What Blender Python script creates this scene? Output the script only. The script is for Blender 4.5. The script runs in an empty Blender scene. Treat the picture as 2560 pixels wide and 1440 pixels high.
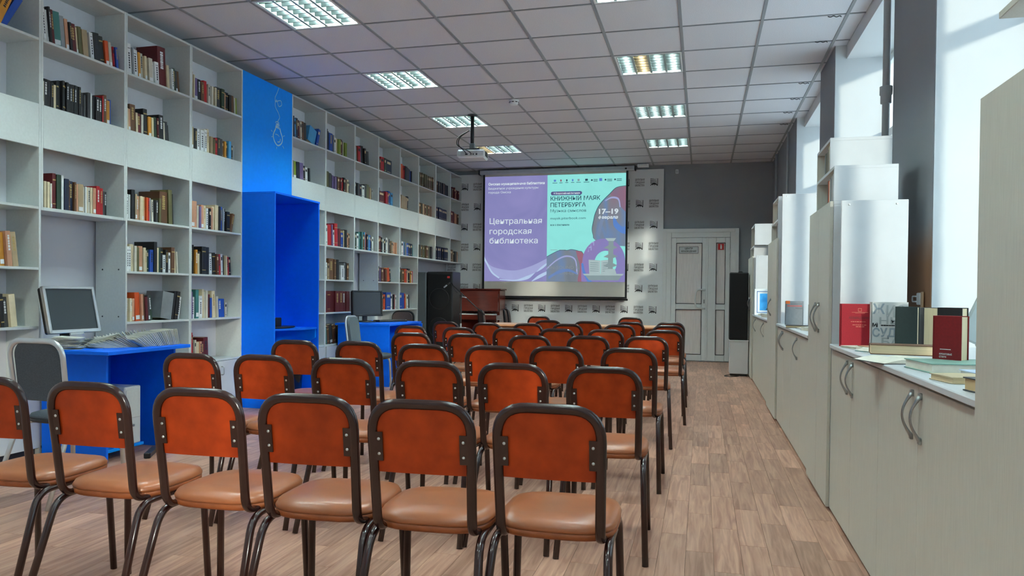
import bpy, bmesh, math, random
from mathutils import Matrix, Vector
random.seed(7)
SC = bpy.context.scene
COL = SC.collection

# ------------------------------------------------------------------ camera
def setup_camera():
    f, yaw, pitch, roll, ppy = 1856.93, .25, -.0140, .0099, 758.47
    fw = Vector((-math.sin(yaw)*math.cos(pitch), math.cos(yaw)*math.cos(pitch), math.sin(pitch)))
    r = Vector((math.cos(yaw), math.sin(yaw), 0)); u = r.cross(fw)
    r2 = r*math.cos(roll)+u*math.sin(roll); u2 = u*math.cos(roll)-r*math.sin(roll)
    cam = bpy.data.cameras.new('camera'); cam.sensor_width = 36; cam.sensor_fit = 'HORIZONTAL'
    cam.lens = f/2560*36; cam.shift_y = (ppy-720)/2560; cam.clip_start = .05; cam.clip_end = 200
    o = bpy.data.objects.new('camera', cam); COL.objects.link(o)
    m = Matrix((r2, u2, -fw)).transposed().to_4x4(); m.translation = (0, 0, 1.059)
    o.matrix_world = m
    SC.camera = o
setup_camera()

# ------------------------------------------------------------------ sky, sun, exposure
def setup_light():
    w = bpy.data.worlds.new('sky'); SC.world = w; w.use_nodes = True
    nt = w.node_tree; bg = nt.nodes['Background']
    bg.inputs[0].default_value = (.70, .86, 1.0, 1); bg.inputs[1].default_value = 1.55
    s = bpy.data.lights.new('sun', 'SUN'); s.energy = 1.4; s.angle = math.radians(2.5); s.color = (1.0, .90, .76)
    o = bpy.data.objects.new('sun', s); COL.objects.link(o)
    d = Vector((-1, 1.6, -.37)).normalized()
    o.rotation_euler = d.to_track_quat('-Z', 'Y').to_euler(); o.location = (20, -25, 12)
    v = SC.view_settings
    v.view_transform = 'Standard'; v.look = 'None'; v.gamma = 1; v.use_curve_mapping = False
    v.exposure = 1.2
setup_light()
CY = SC.cycles
CY.max_bounces = 5; CY.diffuse_bounces = 4; CY.glossy_bounces = 2; CY.transmission_bounces = 2; CY.transparent_max_bounces = 8
CY.caustics_reflective = False; CY.caustics_refractive = False; CY.use_adaptive_sampling = True; CY.adaptive_threshold = .2; CY.adaptive_min_samples = 16; CY.use_denoising = True
LAMP = 110.0      # ceiling tubes

# ------------------------------------------------------------------ materials
def lin(c):
    return tuple(((x/255)/12.92 if x/255 <= .04045 else ((x/255+.055)/1.055)**2.4) for x in c)
MATS = {}
def M(name, c, rough=.5, var=.06, scale=14, stretch=(1,1,1), bump=0, metal=0, coat=0, spec=.5, emit=0, rnd=0, detail=3, alpha=None, c2=None):
    """procedural material: base colour broken by noise, optional bump and per-object tone"""
    if name in MATS: return MATS[name]
    m = bpy.data.materials.new(name); m.use_nodes = True; nt = m.node_tree; N = nt.nodes; L = nt.links
    p = N['Principled BSDF']
    col = lin(c)
    tc = N.new('ShaderNodeTexCoord'); mp = N.new('ShaderNodeMapping'); mp.inputs['Scale'].default_value = stretch
    L.new(tc.outputs['Object'], mp.inputs['Vector'])
    nz = N.new('ShaderNodeTexNoise'); nz.inputs['Scale'].default_value = scale; nz.inputs['Detail'].default_value = detail
    L.new(mp.outputs[0], nz.inputs['Vector'])
    rp = N.new('ShaderNodeValToRGB'); e = rp.color_ramp.elements
    e[0].position = .3; e[1].position = .7
    a = tuple(max(0, x*(1-var)) for x in col); b = tuple(min(1, x*(1+var)) for x in (lin(c2) if c2 else col))
    e[0].color = (*a, 1); e[1].color = (*b, 1)
    L.new(nz.outputs['Fac'], rp.inputs[0])
    out = rp.outputs[0]
    if rnd:
        oi = N.new('ShaderNodeObjectInfo'); mr = N.new('ShaderNodeMapRange')
        mr.inputs[3].default_value = 1-rnd; mr.inputs[4].default_value = 1+rnd
        L.new(oi.outputs['Random'], mr.inputs[0])
        hs = N.new('ShaderNodeHueSaturation'); L.new(mr.outputs[0], hs.inputs['Value']); L.new(out, hs.inputs['Color']); out = hs.outputs[0]
    L.new(out, p.inputs['Base Color'])
    p.inputs['Roughness'].default_value = rough; p.inputs['Metallic'].default_value = metal
    p.inputs['Specular IOR Level'].default_value = spec
    if coat: p.inputs['Coat Weight'].default_value = coat; p.inputs['Coat Roughness'].default_value = .12
    if bump:
        bp = N.new('ShaderNodeBump'); bp.inputs['Strength'].default_value = bump; bp.inputs['Distance'].default_value = .002
        L.new(nz.outputs['Fac'], bp.inputs['Height']); L.new(bp.outputs[0], p.inputs['Normal'])
    if emit:
        L.new(out, p.inputs['Emission Color']); p.inputs['Emission Strength'].default_value = emit
    MATS[name] = m
    return m
def glow(name, c, s=1.0, base=.10):
    """projected picture: light thrown on the screen"""
    if name in MATS: return MATS[name]
    m = M(name, c, .9, .03, 3, emit=s, spec=0)
    return m
def glass(name, tint=(.9,.95,.95), refl=.12):
    m = bpy.data.materials.new(name); m.use_nodes = True; nt = m.node_tree; N = nt.nodes; N.clear()
    o = N.new('ShaderNodeOutputMaterial'); mx = N.new('ShaderNodeMixShader'); t = N.new('ShaderNodeBsdfTransparent'); g = N.new('ShaderNodeBsdfGlossy')
    t.inputs[0].default_value = (*tint, 1); g.inputs['Roughness'].default_value = .03; mx.inputs[0].default_value = refl
    nt.links.new(t.outputs[0], mx.inputs[1]); nt.links.new(g.outputs[0], mx.inputs[2]); nt.links.new(mx.outputs[0], o.inputs[0])
    MATS[name] = m
    return m

# ------------------------------------------------------------------ mesh builder
def rpath(pts, rad, n=6):
    """polyline with rounded corners; rad a number or a list for the inner points"""
    pts = [Vector(p) for p in pts]; out = [pts[0]]
    for i in range(1, len(pts)-1):
        r = rad[i-1] if isinstance(rad, (list, tuple)) else rad
        a, b, c = pts[i-1], pts[i], pts[i+1]
        d1 = (a-b); d2 = (c-b); l = min(r, d1.length*.49, d2.length*.49)
        p = b+d1.normalized()*l; q = b+d2.normalized()*l
        k = .5
        for j in range(n+1):
            t = j/n; out.append(p*(1-t)**2+b*2*t*(1-t)+q*t*t)
    out.append(pts[-1])
    return out
class MB:
    def __init__(s, o=(0, 0, 0)):
        s.v = []; s.f = []; s.sm = []; s.mi = []; s.o = Vector(o); s.cur = 0
    def _add(s, vs, fs, smooth=False):
        k = len(s.v); s.v += [tuple(Vector(v)-s.o) for v in vs]
        for f in fs: s.f.append([i+k for i in f]); s.sm.append(smooth); s.mi.append(s.cur)
        return s
    def box(s, x0, x1, y0, y1, z0, z1, b=0, mat=None):
        c = Vector(((x0+x1)/2, (y0+y1)/2, (z0+z1)/2)); h = (abs(x1-x0)/2, abs(y1-y0)/2, abs(z1-z0)/2)
        return s.cbox(c, h, b, mat)
    def cbox(s, c, h, b=0, mat=None):
        c = Vector(c); T = (lambda v: c+(mat@Vector(v) if mat else Vector(v)))
        if not b:
            vs = [T((x*h[0], y*h[1], z*h[2])) for x in (-1, 1) for y in (-1, 1) for z in (-1, 1)]
            return s._add(vs, [(0,1,3,2),(4,6,7,5),(0,4,5,1),(2,3,7,6),(0,2,6,4),(1,5,7,3)])
        b = min(b, min(h)*.9); vs = []; ix = {}
        for x in (-1, 1):
            for y in (-1, 1):
                for z in (-1, 1):
                    for a in range(3):
                        q = [x*(h[0]-b), y*(h[1]-b), z*(h[2]-b)]; q[a] = (x, y, z)[a]*h[a]
                        ix[x, y, z, a] = len(vs); vs.append(T(q))
        I = lambda x, y, z, a: ix[x, y, z, a]
        fs = []
        for k in (-1, 1):
            fs.append([I(k,-1,-1,0), I(k,1,-1,0), I(k,1,1,0), I(k,-1,1,0)])
            fs.append([I(-1,k,-1,1), I(1,k,-1,1), I(1,k,1,1), I(-1,k,1,1)])
            fs.append([I(-1,-1,k,2), I(1,-1,k,2), I(1,1,k,2), I(-1,1,k,2)])
            for l in (-1, 1):
                fs.append([I(k,l,-1,0), I(k,l,1,0), I(k,l,1,1), I(k,l,-1,1)])
                fs.append([I(k,-1,l,0), I(k,1,l,0), I(k,1,l,2), I(k,-1,l,2)])
                fs.append([I(-1,k,l,1), I(1,k,l,1), I(1,k,l,2), I(-1,k,l,2)])
                for q in (-1, 1): fs.append([I(k,l,q,0), I(k,l,q,1), I(k,l,q,2)])
        return s._add(vs, fs)
    def tube(s, path, ra, rb=None, n=10, nrm=None, taper=None):
        path = [Vector(p) for p in path]; rb = rb or ra
        t0 = (path[1]-path[0]).normalized()
        nn = Vector(nrm) if nrm else (Vector((0, 0, 1)) if abs(t0.z) < .9 else Vector((1, 0, 0)))
        vs = []; fs = []; m = len(path)
        for i, p in enumerate(path):
            t = (path[min(i+1, m-1)]-path[max(i-1, 0)]).normalized()
            nn = (nn-t*nn.dot(t)).normalized(); bb = t.cross(nn)
            k = taper(i/(m-1)) if taper else 1
            for j in range(n):
                a = 2*math.pi*j/n; vs.append(p+nn*(ra*k*math.cos(a))+bb*(rb*k*math.sin(a)))
        for i in range(m-1):
            for j in range(n):
                fs.append([i*n+j, i*n+(j+1) % n, (i+1)*n+(j+1) % n, (i+1)*n+j])
        s._add(vs, fs, True)
        k = len(s.v)-len(vs)
        for st in (0, (m-1)*n): s.f.append([k+st+j for j in range(n)]); s.sm.append(False); s.mi.append(s.cur)
        return s
    def lathe(s, prof, n=20, c=(0, 0, 0), axis='z', smooth=True):
        c = Vector(c); vs = []; fs = []
        for r, z in prof:
            for j in range(n):
                a = 2*math.pi*j/n; x, y = r*math.cos(a), r*math.sin(a)
                vs.append(c+Vector({'z': (x, y, z), 'y': (x, z, y), 'x': (z, x, y)}[axis]))
        m = len(prof)
        for i in range(m-1):
            for j in range(n): fs.append([i*n+j, i*n+(j+1) % n, (i+1)*n+(j+1) % n, (i+1)*n+j])
        s._add(vs, fs, smooth); k = len(s.v)-len(vs)
        for st in (0, (m-1)*n): s.f.append([k+st+j for j in range(n)]); s.sm.append(False); s.mi.append(s.cur)
        return s
    def loft(s, rings, smooth=True):
        n = len(rings[0]); vs = [p for r in rings for p in r]; fs = []
        for i in range(len(rings)-1):
            for j in range(n): fs.append([i*n+j, i*n+(j+1) % n, (i+1)*n+(j+1) % n, (i+1)*n+j])
        s._add(vs, fs, smooth); k = len(s.v)-len(vs)
        for st in (0, (len(rings)-1)*n): s.f.append([k+st+j for j in range(n)]); s.sm.append(False); s.mi.append(s.cur)
        return s
    def prism(s, poly, axis, a0, a1):
        """polygon given in the two other axes, extruded along axis"""
        def P(q, a): return {'x': (a, q[0], q[1]), 'y': (q[0], a, q[1]), 'z': (q[0], q[1], a)}[axis]
        n = len(poly); vs = [P(q, a0) for q in poly]+[P(q, a1) for q in poly]
        fs = [list(range(n)), list(range(n, 2*n))]+[[j, (j+1) % n, n+(j+1) % n, n+j] for j in range(n)]
        return s._add(vs, fs)
    def mesh(s, name, mats):
        me = bpy.data.meshes.new(name); me.from_pydata(s.v, [], s.f)
        for m in (mats if isinstance(mats, (list, tuple)) else [mats]): me.materials.append(m)
        me.polygons.foreach_set('use_smooth', s.sm)
        me.polygons.foreach_set('material_index', s.mi)
        bm = bmesh.new(); bm.from_mesh(me); bmesh.ops.recalc_face_normals(bm, faces=bm.faces); bm.to_mesh(me); bm.free()
        me.update()
        return me
    def build(s, name, mat, parent=None, label=None):
        o = bpy.data.objects.new(name, s.mesh(name, mat)); COL.objects.link(o)
        if parent is not None: o.parent = parent
        if label: o['label'] = label
        return o
def tag(o, label=None, cat=None, group=None, kind=None):
    for k, v in (('label', label), ('category', cat), ('group', group), ('kind', kind)):
        if v: o[k] = v
    return o
def thing(name, label, cat, loc=(0, 0, 0), rz=0, group=None, rot=None):
    o = bpy.data.objects.new(name, None); COL.objects.link(o); o.empty_display_size = .05
    o.location = loc; o.rotation_euler = rot if rot else (0, 0, rz)
    return tag(o, label, cat, group)
def inst(name, me, parent=None, loc=(0, 0, 0), rot=(0, 0, 0), scale=(1, 1, 1)):
    o = bpy.data.objects.new(name, me); COL.objects.link(o); o.parent = parent
    o.location = loc; o.rotation_euler = rot; o.scale = scale
    return o
def copy_tree(o, parent=None):
    c = o.copy(); COL.objects.link(c); c.parent = parent
    for ch in list(o.children):
        copy_tree(ch, c)
    return c
TXT = {}
def text_mesh(body, bold=0):
    k = (body, bold)
    if k in TXT: return TXT[k]
    cu = bpy.data.curves.new('lettering', 'FONT'); cu.body = body; cu.size = 1; cu.resolution_u = 2; cu.offset = bold
    o = bpy.data.objects.new('lettering', cu); COL.objects.link(o)
    dg = bpy.context.evaluated_depsgraph_get()
    me = bpy.data.meshes.new_from_object(o.evaluated_get(dg))
    bpy.data.objects.remove(o); bpy.data.curves.remove(cu)
    xs = [v.co.x for v in me.vertices]; ys = [v.co.y for v in me.vertices]
    x0, x1 = min(xs), max(xs)
    for v in me.vertices: v.co.x = (v.co.x-x0)/(x1-x0)      # unit width, em height kept
    TXT[k] = (me, x1-x0)
    return TXT[k]
def text(body, x, y, z, width, cap, mat, parent, name='lettering', bold=0, rot=(math.pi/2, 0, 0)):
    """flat lettering facing -Y (default): left end x, baseline z, given width and capital height"""
    me, w = text_mesh(body, bold)
    key = (body, bold, mat.name)
    if key not in TXT:
        m2 = me.copy(); m2.materials.clear(); m2.materials.append(mat); TXT[key] = m2
    return inst(name, TXT[key], parent, (x, y, z), rot, (width, cap/.72, 1))

# ------------------------------------------------------------------ shared materials
m_board = M('pale_grey_laminate', (206, 211, 209), .45, .035, 60, (1, 1, 1), bump=.03)
m_back = M('white_hardboard', (222, 222, 228), .6, .02, 20)
m_cab = M('ash_grey_wood_laminate', (200, 197, 186), .42, .055, 9, (30, 30, 1.2), bump=.05)
m_white = M('white_laminate', (206, 209, 212), .4, .02, 12)
m_pvc = M('white_pvc', (232, 237, 237), .3, .015, 8)
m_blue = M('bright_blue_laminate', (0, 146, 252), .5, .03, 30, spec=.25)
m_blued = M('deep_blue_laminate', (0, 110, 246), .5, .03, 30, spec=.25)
m_bulb = M('pale_blue_paint', (190, 225, 245), .5, .02)
m_metal = M('brushed_grey_metal', (165, 168, 168), .32, .05, 30, (1, 1, 8), metal=.9)
m_silver = M('silver_tube', (205, 208, 210), .3, .03, 20, metal=.7)
m_black = M('black_plastic', (22, 23, 26), .4, .1, 40)
m_dark = M('charcoal_plastic', (40, 43, 48), .45, .08, 40)
m_wall = M('grey_wall_paint', (156, 163, 168), .85, .04, 3, bump=.05)
m_reveal = M('white_plaster', (212, 215, 216), .8, .02, 4)
m_paper = M('paper', (228, 222, 205), .8, .06, 40)
m_page = M('book_pages', (222, 200, 160), .85, .12, 6, (1, 120, 1), bump=.05)
m_screw = M('zinc_screw', (205, 205, 200), .3, .05, metal=.8)
# ================================================================== ROOM
XL, XW, YB, ZC = -4.30, 1.05, 12.22, 3.142     # left wall, right wall face, far wall, ceiling
YR = -7.2                                       # wall behind the camera
XF = -4.017                                     # bookcase fronts
XR = .622                                       # right-hand cabinet fronts
GX, GY = -3.1833, 5.3436                        # ceiling grid
def struct(o): o['kind'] = 'structure'; return o

# ---- floor: strip planks
def plank_material():
    m = bpy.data.materials.new('oak_strip_planks'); m.use_nodes = True; nt = m.node_tree; N = nt.nodes; L = nt.links
    p = N['Principled BSDF']
    g = N.new('ShaderNodeNewGeometry'); sx = N.new('ShaderNodeSeparateXYZ'); L.new(g.outputs['Position'], sx.inputs[0])
    def math_(op, a, b=None):
        n = N.new('ShaderNodeMath'); n.operation = op
        for i, q in enumerate((a, b)):
            if q is None: continue
            if isinstance(q, (int, float)): n.inputs[i].default_value = q
            else: L.new(q, n.inputs[i])
        return n.outputs[0]
    row = math_('FLOOR', math_('DIVIDE', math_('ADD', sx.outputs[0], 5.0), .11))
    off = math_('MULTIPLY', math_('FRACT', math_('MULTIPLY', row, .381966)), .55)
    idx = math_('FLOOR', math_('DIVIDE', math_('ADD', math_('ADD', sx.outputs[1], 5.0), off), .55))
    cb = N.new('ShaderNodeCombineXYZ'); L.new(row, cb.inputs[0]); L.new(idx, cb.inputs[1])
    wn = N.new('ShaderNodeTexWhiteNoise'); wn.noise_dimensions = '2D'; L.new(cb.outputs[0], wn.inputs['Vector'])
    mp = N.new('ShaderNodeMapping'); mp.inputs['Scale'].default_value = (26, 1.7, 1); L.new(g.outputs['Position'], mp.inputs[0])
    ad = N.new('ShaderNodeVectorMath'); ad.operation = 'ADD'; L.new(mp.outputs[0], ad.inputs[0]); L.new(wn.outputs['Color'], ad.inputs[1])
    sc_ = N.new('ShaderNodeVectorMath'); sc_.operation = 'MULTIPLY_ADD'; L.new(wn.outputs['Color'], sc_.inputs[0]); sc_.inputs[1].default_value = (40, 40, 40); L.new(mp.outputs[0], sc_.inputs[2])
    nz = N.new('ShaderNodeTexNoise'); nz.inputs['Scale'].default_value = 1.6; nz.inputs['Detail'].default_value = 6; nz.inputs['Distortion'].default_value = .9
    L.new(sc_.outputs[0], nz.inputs['Vector'])
    rp = N.new('ShaderNodeValToRGB'); e = rp.color_ramp.elements
    e[0].position = .28; e[1].position = .72; e[0].color = (*lin((152, 106, 86)), 1); e[1].color = (*lin((206, 161, 138)), 1)
    L.new(nz.outputs['Fac'], rp.inputs[0])
    hs = N.new('ShaderNodeHueSaturation'); mr = N.new('ShaderNodeMapRange'); mr.inputs[3].default_value = .76; mr.inputs[4].default_value = 1.14
    L.new(wn.outputs['Value'], mr.inputs[0]); L.new(mr.outputs[0], hs.inputs['Value']); L.new(rp.outputs[0], hs.inputs['Color'])
    L.new(hs.outputs[0], p.inputs['Base Color']); p.inputs['Roughness'].default_value = .38; p.inputs['Specular IOR Level'].default_value = .45
    bp = N.new('ShaderNodeBump'); bp.inputs['Strength'].default_value = .12; bp.inputs['Distance'].default_value = .001
    L.new(nz.outputs['Fac'], bp.inputs['Height']); L.new(bp.outputs[0], p.inputs['Normal'])
    return m
m_plank = plank_material()
m_joint = M('dark_floor_joint', (96, 74, 60), .8)
floor = struct(MB().box(XL-.1, 1.6, YR-.1, YB+.1, -.12, -.004).build('floor', m_joint))
pw, pl, gap = .11, .55, .0005
plank_me = MB().cbox((0, 0, -.002), (pw/2-gap, pl/2-gap, .002), .0006).mesh('plank', m_plank)
cells = []
for i in range(int((XL+5)/pw), int((.75+5)/pw)):
    off = (i*.381966 % 1)*pl
    for j in range(int((YR+5)/pl)-1, int((YB+5)/pl)+2):
        x = -5+(i+.5)*pw; y = -5-off+(j+.5)*pl
        y0, y1 = max(y-pl/2, YR), min(y+pl/2, YB)
        if y1-y0 < .03 or x < XL+.02: continue
        cells.append((x, y0, y1))
def vis(x, y):           # rough share of the frame a plank takes
    d = -.247*(-x)*-1+.969*y
    d = .247*-x+.969*y; h = x*.969+y*.247
    if d < 2.4 or abs(h/d) > .72: return 0
    return 1/d/d/d*(1 if -3.4 < x < .6 else .15)
cells.sort(key=lambda c: -vis(c[0], (c[1]+c[2])/2))
for x, y0, y1 in cells[:300]:
    inst('plank', plank_me, floor, (x, (y0+y1)/2, 0), (0, 0, 0), (1, (y1-y0)/pl, 1))
b = MB()
for x, y0, y1 in cells[300:]:
    b.box(x-pw/2+gap, x+pw/2-gap, y0+gap, y1-gap, -.004, 0)
tag(b.build('plank_field', m_plank, floor), kind='stuff')

# ---- walls
struct(MB().box(XL-.2, XL, YR, YB+.2, 0, 3.4).build('wall_left', M('pale_wall_paint', (206, 206, 212), .85, .03, 3, bump=.05)))
wf = struct(MB().box(XL, 1.7, YB, YB+.2, 0, 3.4).build('wall_far', m_wall))
struct(MB().box(XL-.2, 1.7, YR-.2, YR, 0, 3.4).build('wall_rear', m_reveal))
# right wall: piers between deep window recesses
m_pier = M('grey_pier_paint', (140, 143, 148), .85, .04, 3, bump=.05)
def pier_material():  # lower part tinted brown: warm bounced sunlight put into the colour
    m = bpy.data.materials.new('pier_paint_warm_bounce'); m.use_nodes = True; nt = m.node_tree; N = nt.nodes; L = nt.links
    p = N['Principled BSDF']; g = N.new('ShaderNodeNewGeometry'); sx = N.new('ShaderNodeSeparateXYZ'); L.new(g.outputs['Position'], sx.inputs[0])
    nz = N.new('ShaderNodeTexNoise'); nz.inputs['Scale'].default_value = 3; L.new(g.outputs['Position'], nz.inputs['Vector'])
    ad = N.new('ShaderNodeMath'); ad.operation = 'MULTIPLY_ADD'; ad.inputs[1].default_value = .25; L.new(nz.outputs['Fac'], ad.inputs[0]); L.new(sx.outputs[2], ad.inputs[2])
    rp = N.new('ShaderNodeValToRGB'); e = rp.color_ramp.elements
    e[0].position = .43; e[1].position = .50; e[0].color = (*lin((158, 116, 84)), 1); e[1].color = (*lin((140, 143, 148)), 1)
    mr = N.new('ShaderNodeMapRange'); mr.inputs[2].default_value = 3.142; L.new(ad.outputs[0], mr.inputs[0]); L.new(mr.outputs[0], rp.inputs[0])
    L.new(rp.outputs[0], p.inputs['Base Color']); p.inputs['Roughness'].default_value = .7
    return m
piers = [(YR, -6.40), (-4.40, -3.65), (-1.65, -.90), (1.11, 1.90), (3.90, 4.69), (6.69, 7.46), (9.28, YB)]
wins = [(-6.40, -4.40), (-3.65, -1.65), (-.90, 1.11), (1.90, 3.90), (4.69, 6.69), (7.46, 9.28)]  # first two unseen, added behind the camera to light surfaces facing it
XG = 1.46                                      # inner face of the window frames
wr = struct(MB().box(1.70, 1.72, YR, YB, 3.3, 3.4).build('wall_right', m_wall))
m_bounce = pier_material()
for k, (a, c) in enumerate(piers):
    MB().box(XW, 1.70, a, c, 0, 3.4).build('pier', [m_pier, m_bounce][k == 4], wr)
    # whitewashed reveals on both cheeks
    for y, s in ((a, -1), (c, 1)):
        if YR < y < YB: MB().box(XW+.004, 1.69, min(y, y+s*.004), max(y, y+s*.004), .82, 3.2).build('reveal', m_reveal, wr)
for a, c in wins:
    MB().box(XW, 1.70, a, c, 0, .80).build('parapet', m_reveal, wr)
    MB().box(1.14, 1.70, a, c, 3.03, 3.4).build('lintel', m_reveal, wr)
    MB().box(XW-.02, XG+.02, a+.004, c-.004, .80, .826, .004).build('window_sill', m_white, wr)
m_glass = glass('window_glass')
for k, (a, c) in enumerate(wins):
    w = MB((XG, (a+c)/2, .83))
    x0, x1 = XG, XG+.06; z0, z1 = .83, 3.03; t = .055
    w.box(x0, x1, a+.004, a+t, z0, z1, .004); w.box(x0, x1, c-t, c-.004, z0, z1, .004)
    w.box(x0, x1, a+t, c-t, z0, z0+t, .004); w.box(x0, x1, a+t, c-t, z1-t, z1, .004)
    o = w.build('window_%d' % (k+1), m_pvc); o.location = (XG, (a+c)/2, .83); struct(o)  # window_1 and window_2 are the added unseen ones
    cuts = [a+t, a+(c-a)*.36, a+(c-a)*.64, c-t]
    for y in cuts[1:3]:
        MB(o.location).box(x0, x1, y-.035, y+.035, z0+t, z1-t, .004).build('mullion', m_pvc, o)
    MB(o.location).box(x0, x1, a+t, c-t, 2.36, 2.43, .004).build('transom', m_pvc, o)
    for y0, y1 in zip(cuts[:-1], cuts[1:]):
        for q0, q1 in ((z0+t, 2.36), (2.43, z1-t)):
            MB(o.location).box(x0+.025, x0+.031, y0+.02, y1-.02, q0, q1).build('pane', m_glass, o)

# ---- suspended ceiling
m_tile = M('mineral_fibre_tile', (220, 221, 226), .9, .06, 130, bump=.25, rnd=.03, detail=4)
m_bar = M('grey_grid_bar', (150, 154, 158), .5, .03)
ceil = struct(MB().box(XL, 1.70, YR, YB, 3.19, 3.30).build('ceiling', m_tile))
lamps = [(i, j) for i in (0, 4) for j in (-19, -16, -13, -10, -7, -4, -1, 2, 5, 8)]  # rows above and behind the camera are unseen, added to brighten the room
tile_me = MB().cbox((0, 0, .009), (.293, .293, .009), .004).mesh('ceiling_tile', m_tile)
for i in range(-2, 8):
    x0, x1 = GX+.6*i, GX+.6*(i+1)
    x0c, x1c = max(x0, XL), min(x1, 1.14)
    for j in range(-21, 12):
        y0, y1 = max(GY+.6*j, YR), min(GY+.6*(j+1), YB)
        if (i, j) in lamps or y1-y0 < .05: continue
        inst('ceiling_tile', tile_me, ceil, ((x0c+x1c)/2, (y0+y1)/2, ZC+.002), (0, 0, 0), ((x1c-x0c)/.6, (y1-y0)/.6, 1))
for i in range(-1, 8):
    x = GX+.6*i
    MB().box(x-.012, x+.012, YR, YB, ZC-.004, ZC+.012, .001).build('grid_bar', m_bar, ceil)
for j in range(-21, 12):
    y = GY+.6*j
    MB().box(XL, 1.14, y-.006, y+.006, ZC-.003, ZC+.004, .001).build('cross_bar', m_bar, ceil)

m_clip = M('dark_wire', (30, 30, 32), .5)
for (x, y) in ((.93, 5.95), (.92, 6.52), (.94, 7.75), (.93, 8.35), (.92, 8.95), (.94, 9.55)):
    b = MB().tube(rpath([(x-.05, y, ZC-.006), (x-.03, y+.004, ZC-.012), (x-.01, y-.006, ZC-.005), (x+.01, y+.006, ZC-.014), (x+.035, y, ZC-.006), (x+.045, y+.012, ZC-.012)], .01), .0035, n=5)
    b.build('wire_clip', m_clip, ceil)

# ---- recessed louvre lamps
m_tube = bpy.data.materials.new('lit_tube'); m_tube.use_nodes = True
def tube_mat(m, c, s):
    p = m.node_tree.nodes['Principled BSDF']; nz = m.node_tree.nodes.new('ShaderNodeTexNoise'); rp = m.node_tree.nodes.new('ShaderNodeValToRGB')
    rp.color_ramp.elements[0].color = (*[q*.96 for q in c], 1); rp.color_ramp.elements[1].color = (*c, 1)
    m.node_tree.links.new(nz.outputs[0], rp.inputs[0]); m.node_tree.links.new(rp.outputs[0], p.inputs['Emission Color'])
    p.inputs['Base Color'].default_value = (.9, .9, .9, 1); p.inputs['Emission Strength'].default_value = s
tube_mat(m_tube, (.72, .95, .92), LAMP)
m_tubew = bpy.data.materials.new('warm_lit_tube'); m_tubew.use_nodes = True; tube_mat(m_tubew, (1.0, .74, .40), LAMP*.9)
m_refl = M('white_lamp_reflector', (225, 238, 236), .25, .02, 8, metal=.15)
m_fin = M('bright_louvre_blade', (150, 162, 160), .3, .03, 8, metal=.2)
m_xfin = M('grey_cross_blade', (34, 40, 40), .35, .03, 8)
def lamp_proto():
    t = thing('ceiling_lamp', 'x', 'ceiling lamp')
    b = MB()                                                     # housing with open bottom
    b.box(-.29, .29, -.29, .29, .085, .09)
    for s in (-1, 1):
        b.box(s*.29-.002, s*.29+.002, -.29, .29, 0, .09); b.box(-.29, .29, s*.29-.002, s*.29+.002, 0, .09)
    b.build('housing', m_refl, t)
    b = MB()
    for s in (-1, 1):
        b.box(s*.284-.010, s*.284+.010, -.294, .294, -.004, .001, .001); b.box(-.274, .274, s*.284-.010, s*.284+.010, -.004, .001, .001)
    b.build('trim_frame', m_pvc, t)
    for k in range(4):
        x = -.207+.138*k
        MB().tube([(x, -.27, .055), (x, .27, .055)], .013, n=6).build('tube', m_tube, t)
    for k in range(5):                                           # curved long reflectors
        x = -.276+.138*k
        MB().prism([(x-.010, .0), (x+.010, .0), (x+.003, .045), (x, .08), (x-.003, .045)], 'y', -.275, .275).build('long_louvre', m_fin, t)
    for k in range(4):
        for q in range(7):
            x = -.207+.138*k; y = -.234+.078*q
            MB().box(x-.062, x+.062, y-.0035, y+.0035, .002, .036, .001).build('cross_louvre', m_xfin, t)
    return t
lp = lamp_proto(); first = True
side = {0: 'left', 4: 'right'}
lname = {-19: 'added unseen at the rear wall', -16: 'added unseen near the rear wall', -13: 'added unseen well behind the camera', -10: 'added unseen far behind the camera', -7: 'added unseen behind the camera', -4: 'added unseen above the camera', -1: 'nearest at the top edge', 2: 'second from the top edge', 5: 'third from the top edge', 8: 'farthest from the camera'}
for i, j in lamps:
    o = lp if first else copy_tree(lp); first = False
    o.location = (GX+.6*(i+.5), GY+.6*(j+.5), ZC)
    tag(o, 'square louvred fluorescent lamp in the ceiling, %s row, %s' % (side[i], lname[j]), 'ceiling lamp', 'louvred ceiling lamps')
    warm = {(0, 8): 0, (4, 2): 1}.get((i, j))
    if warm is not None:
        tb = [c for c in o.children if c.name.startswith('tube')][warm]
        tb.data = tb.data.copy(); tb.data.materials[0] = m_tubew

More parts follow.
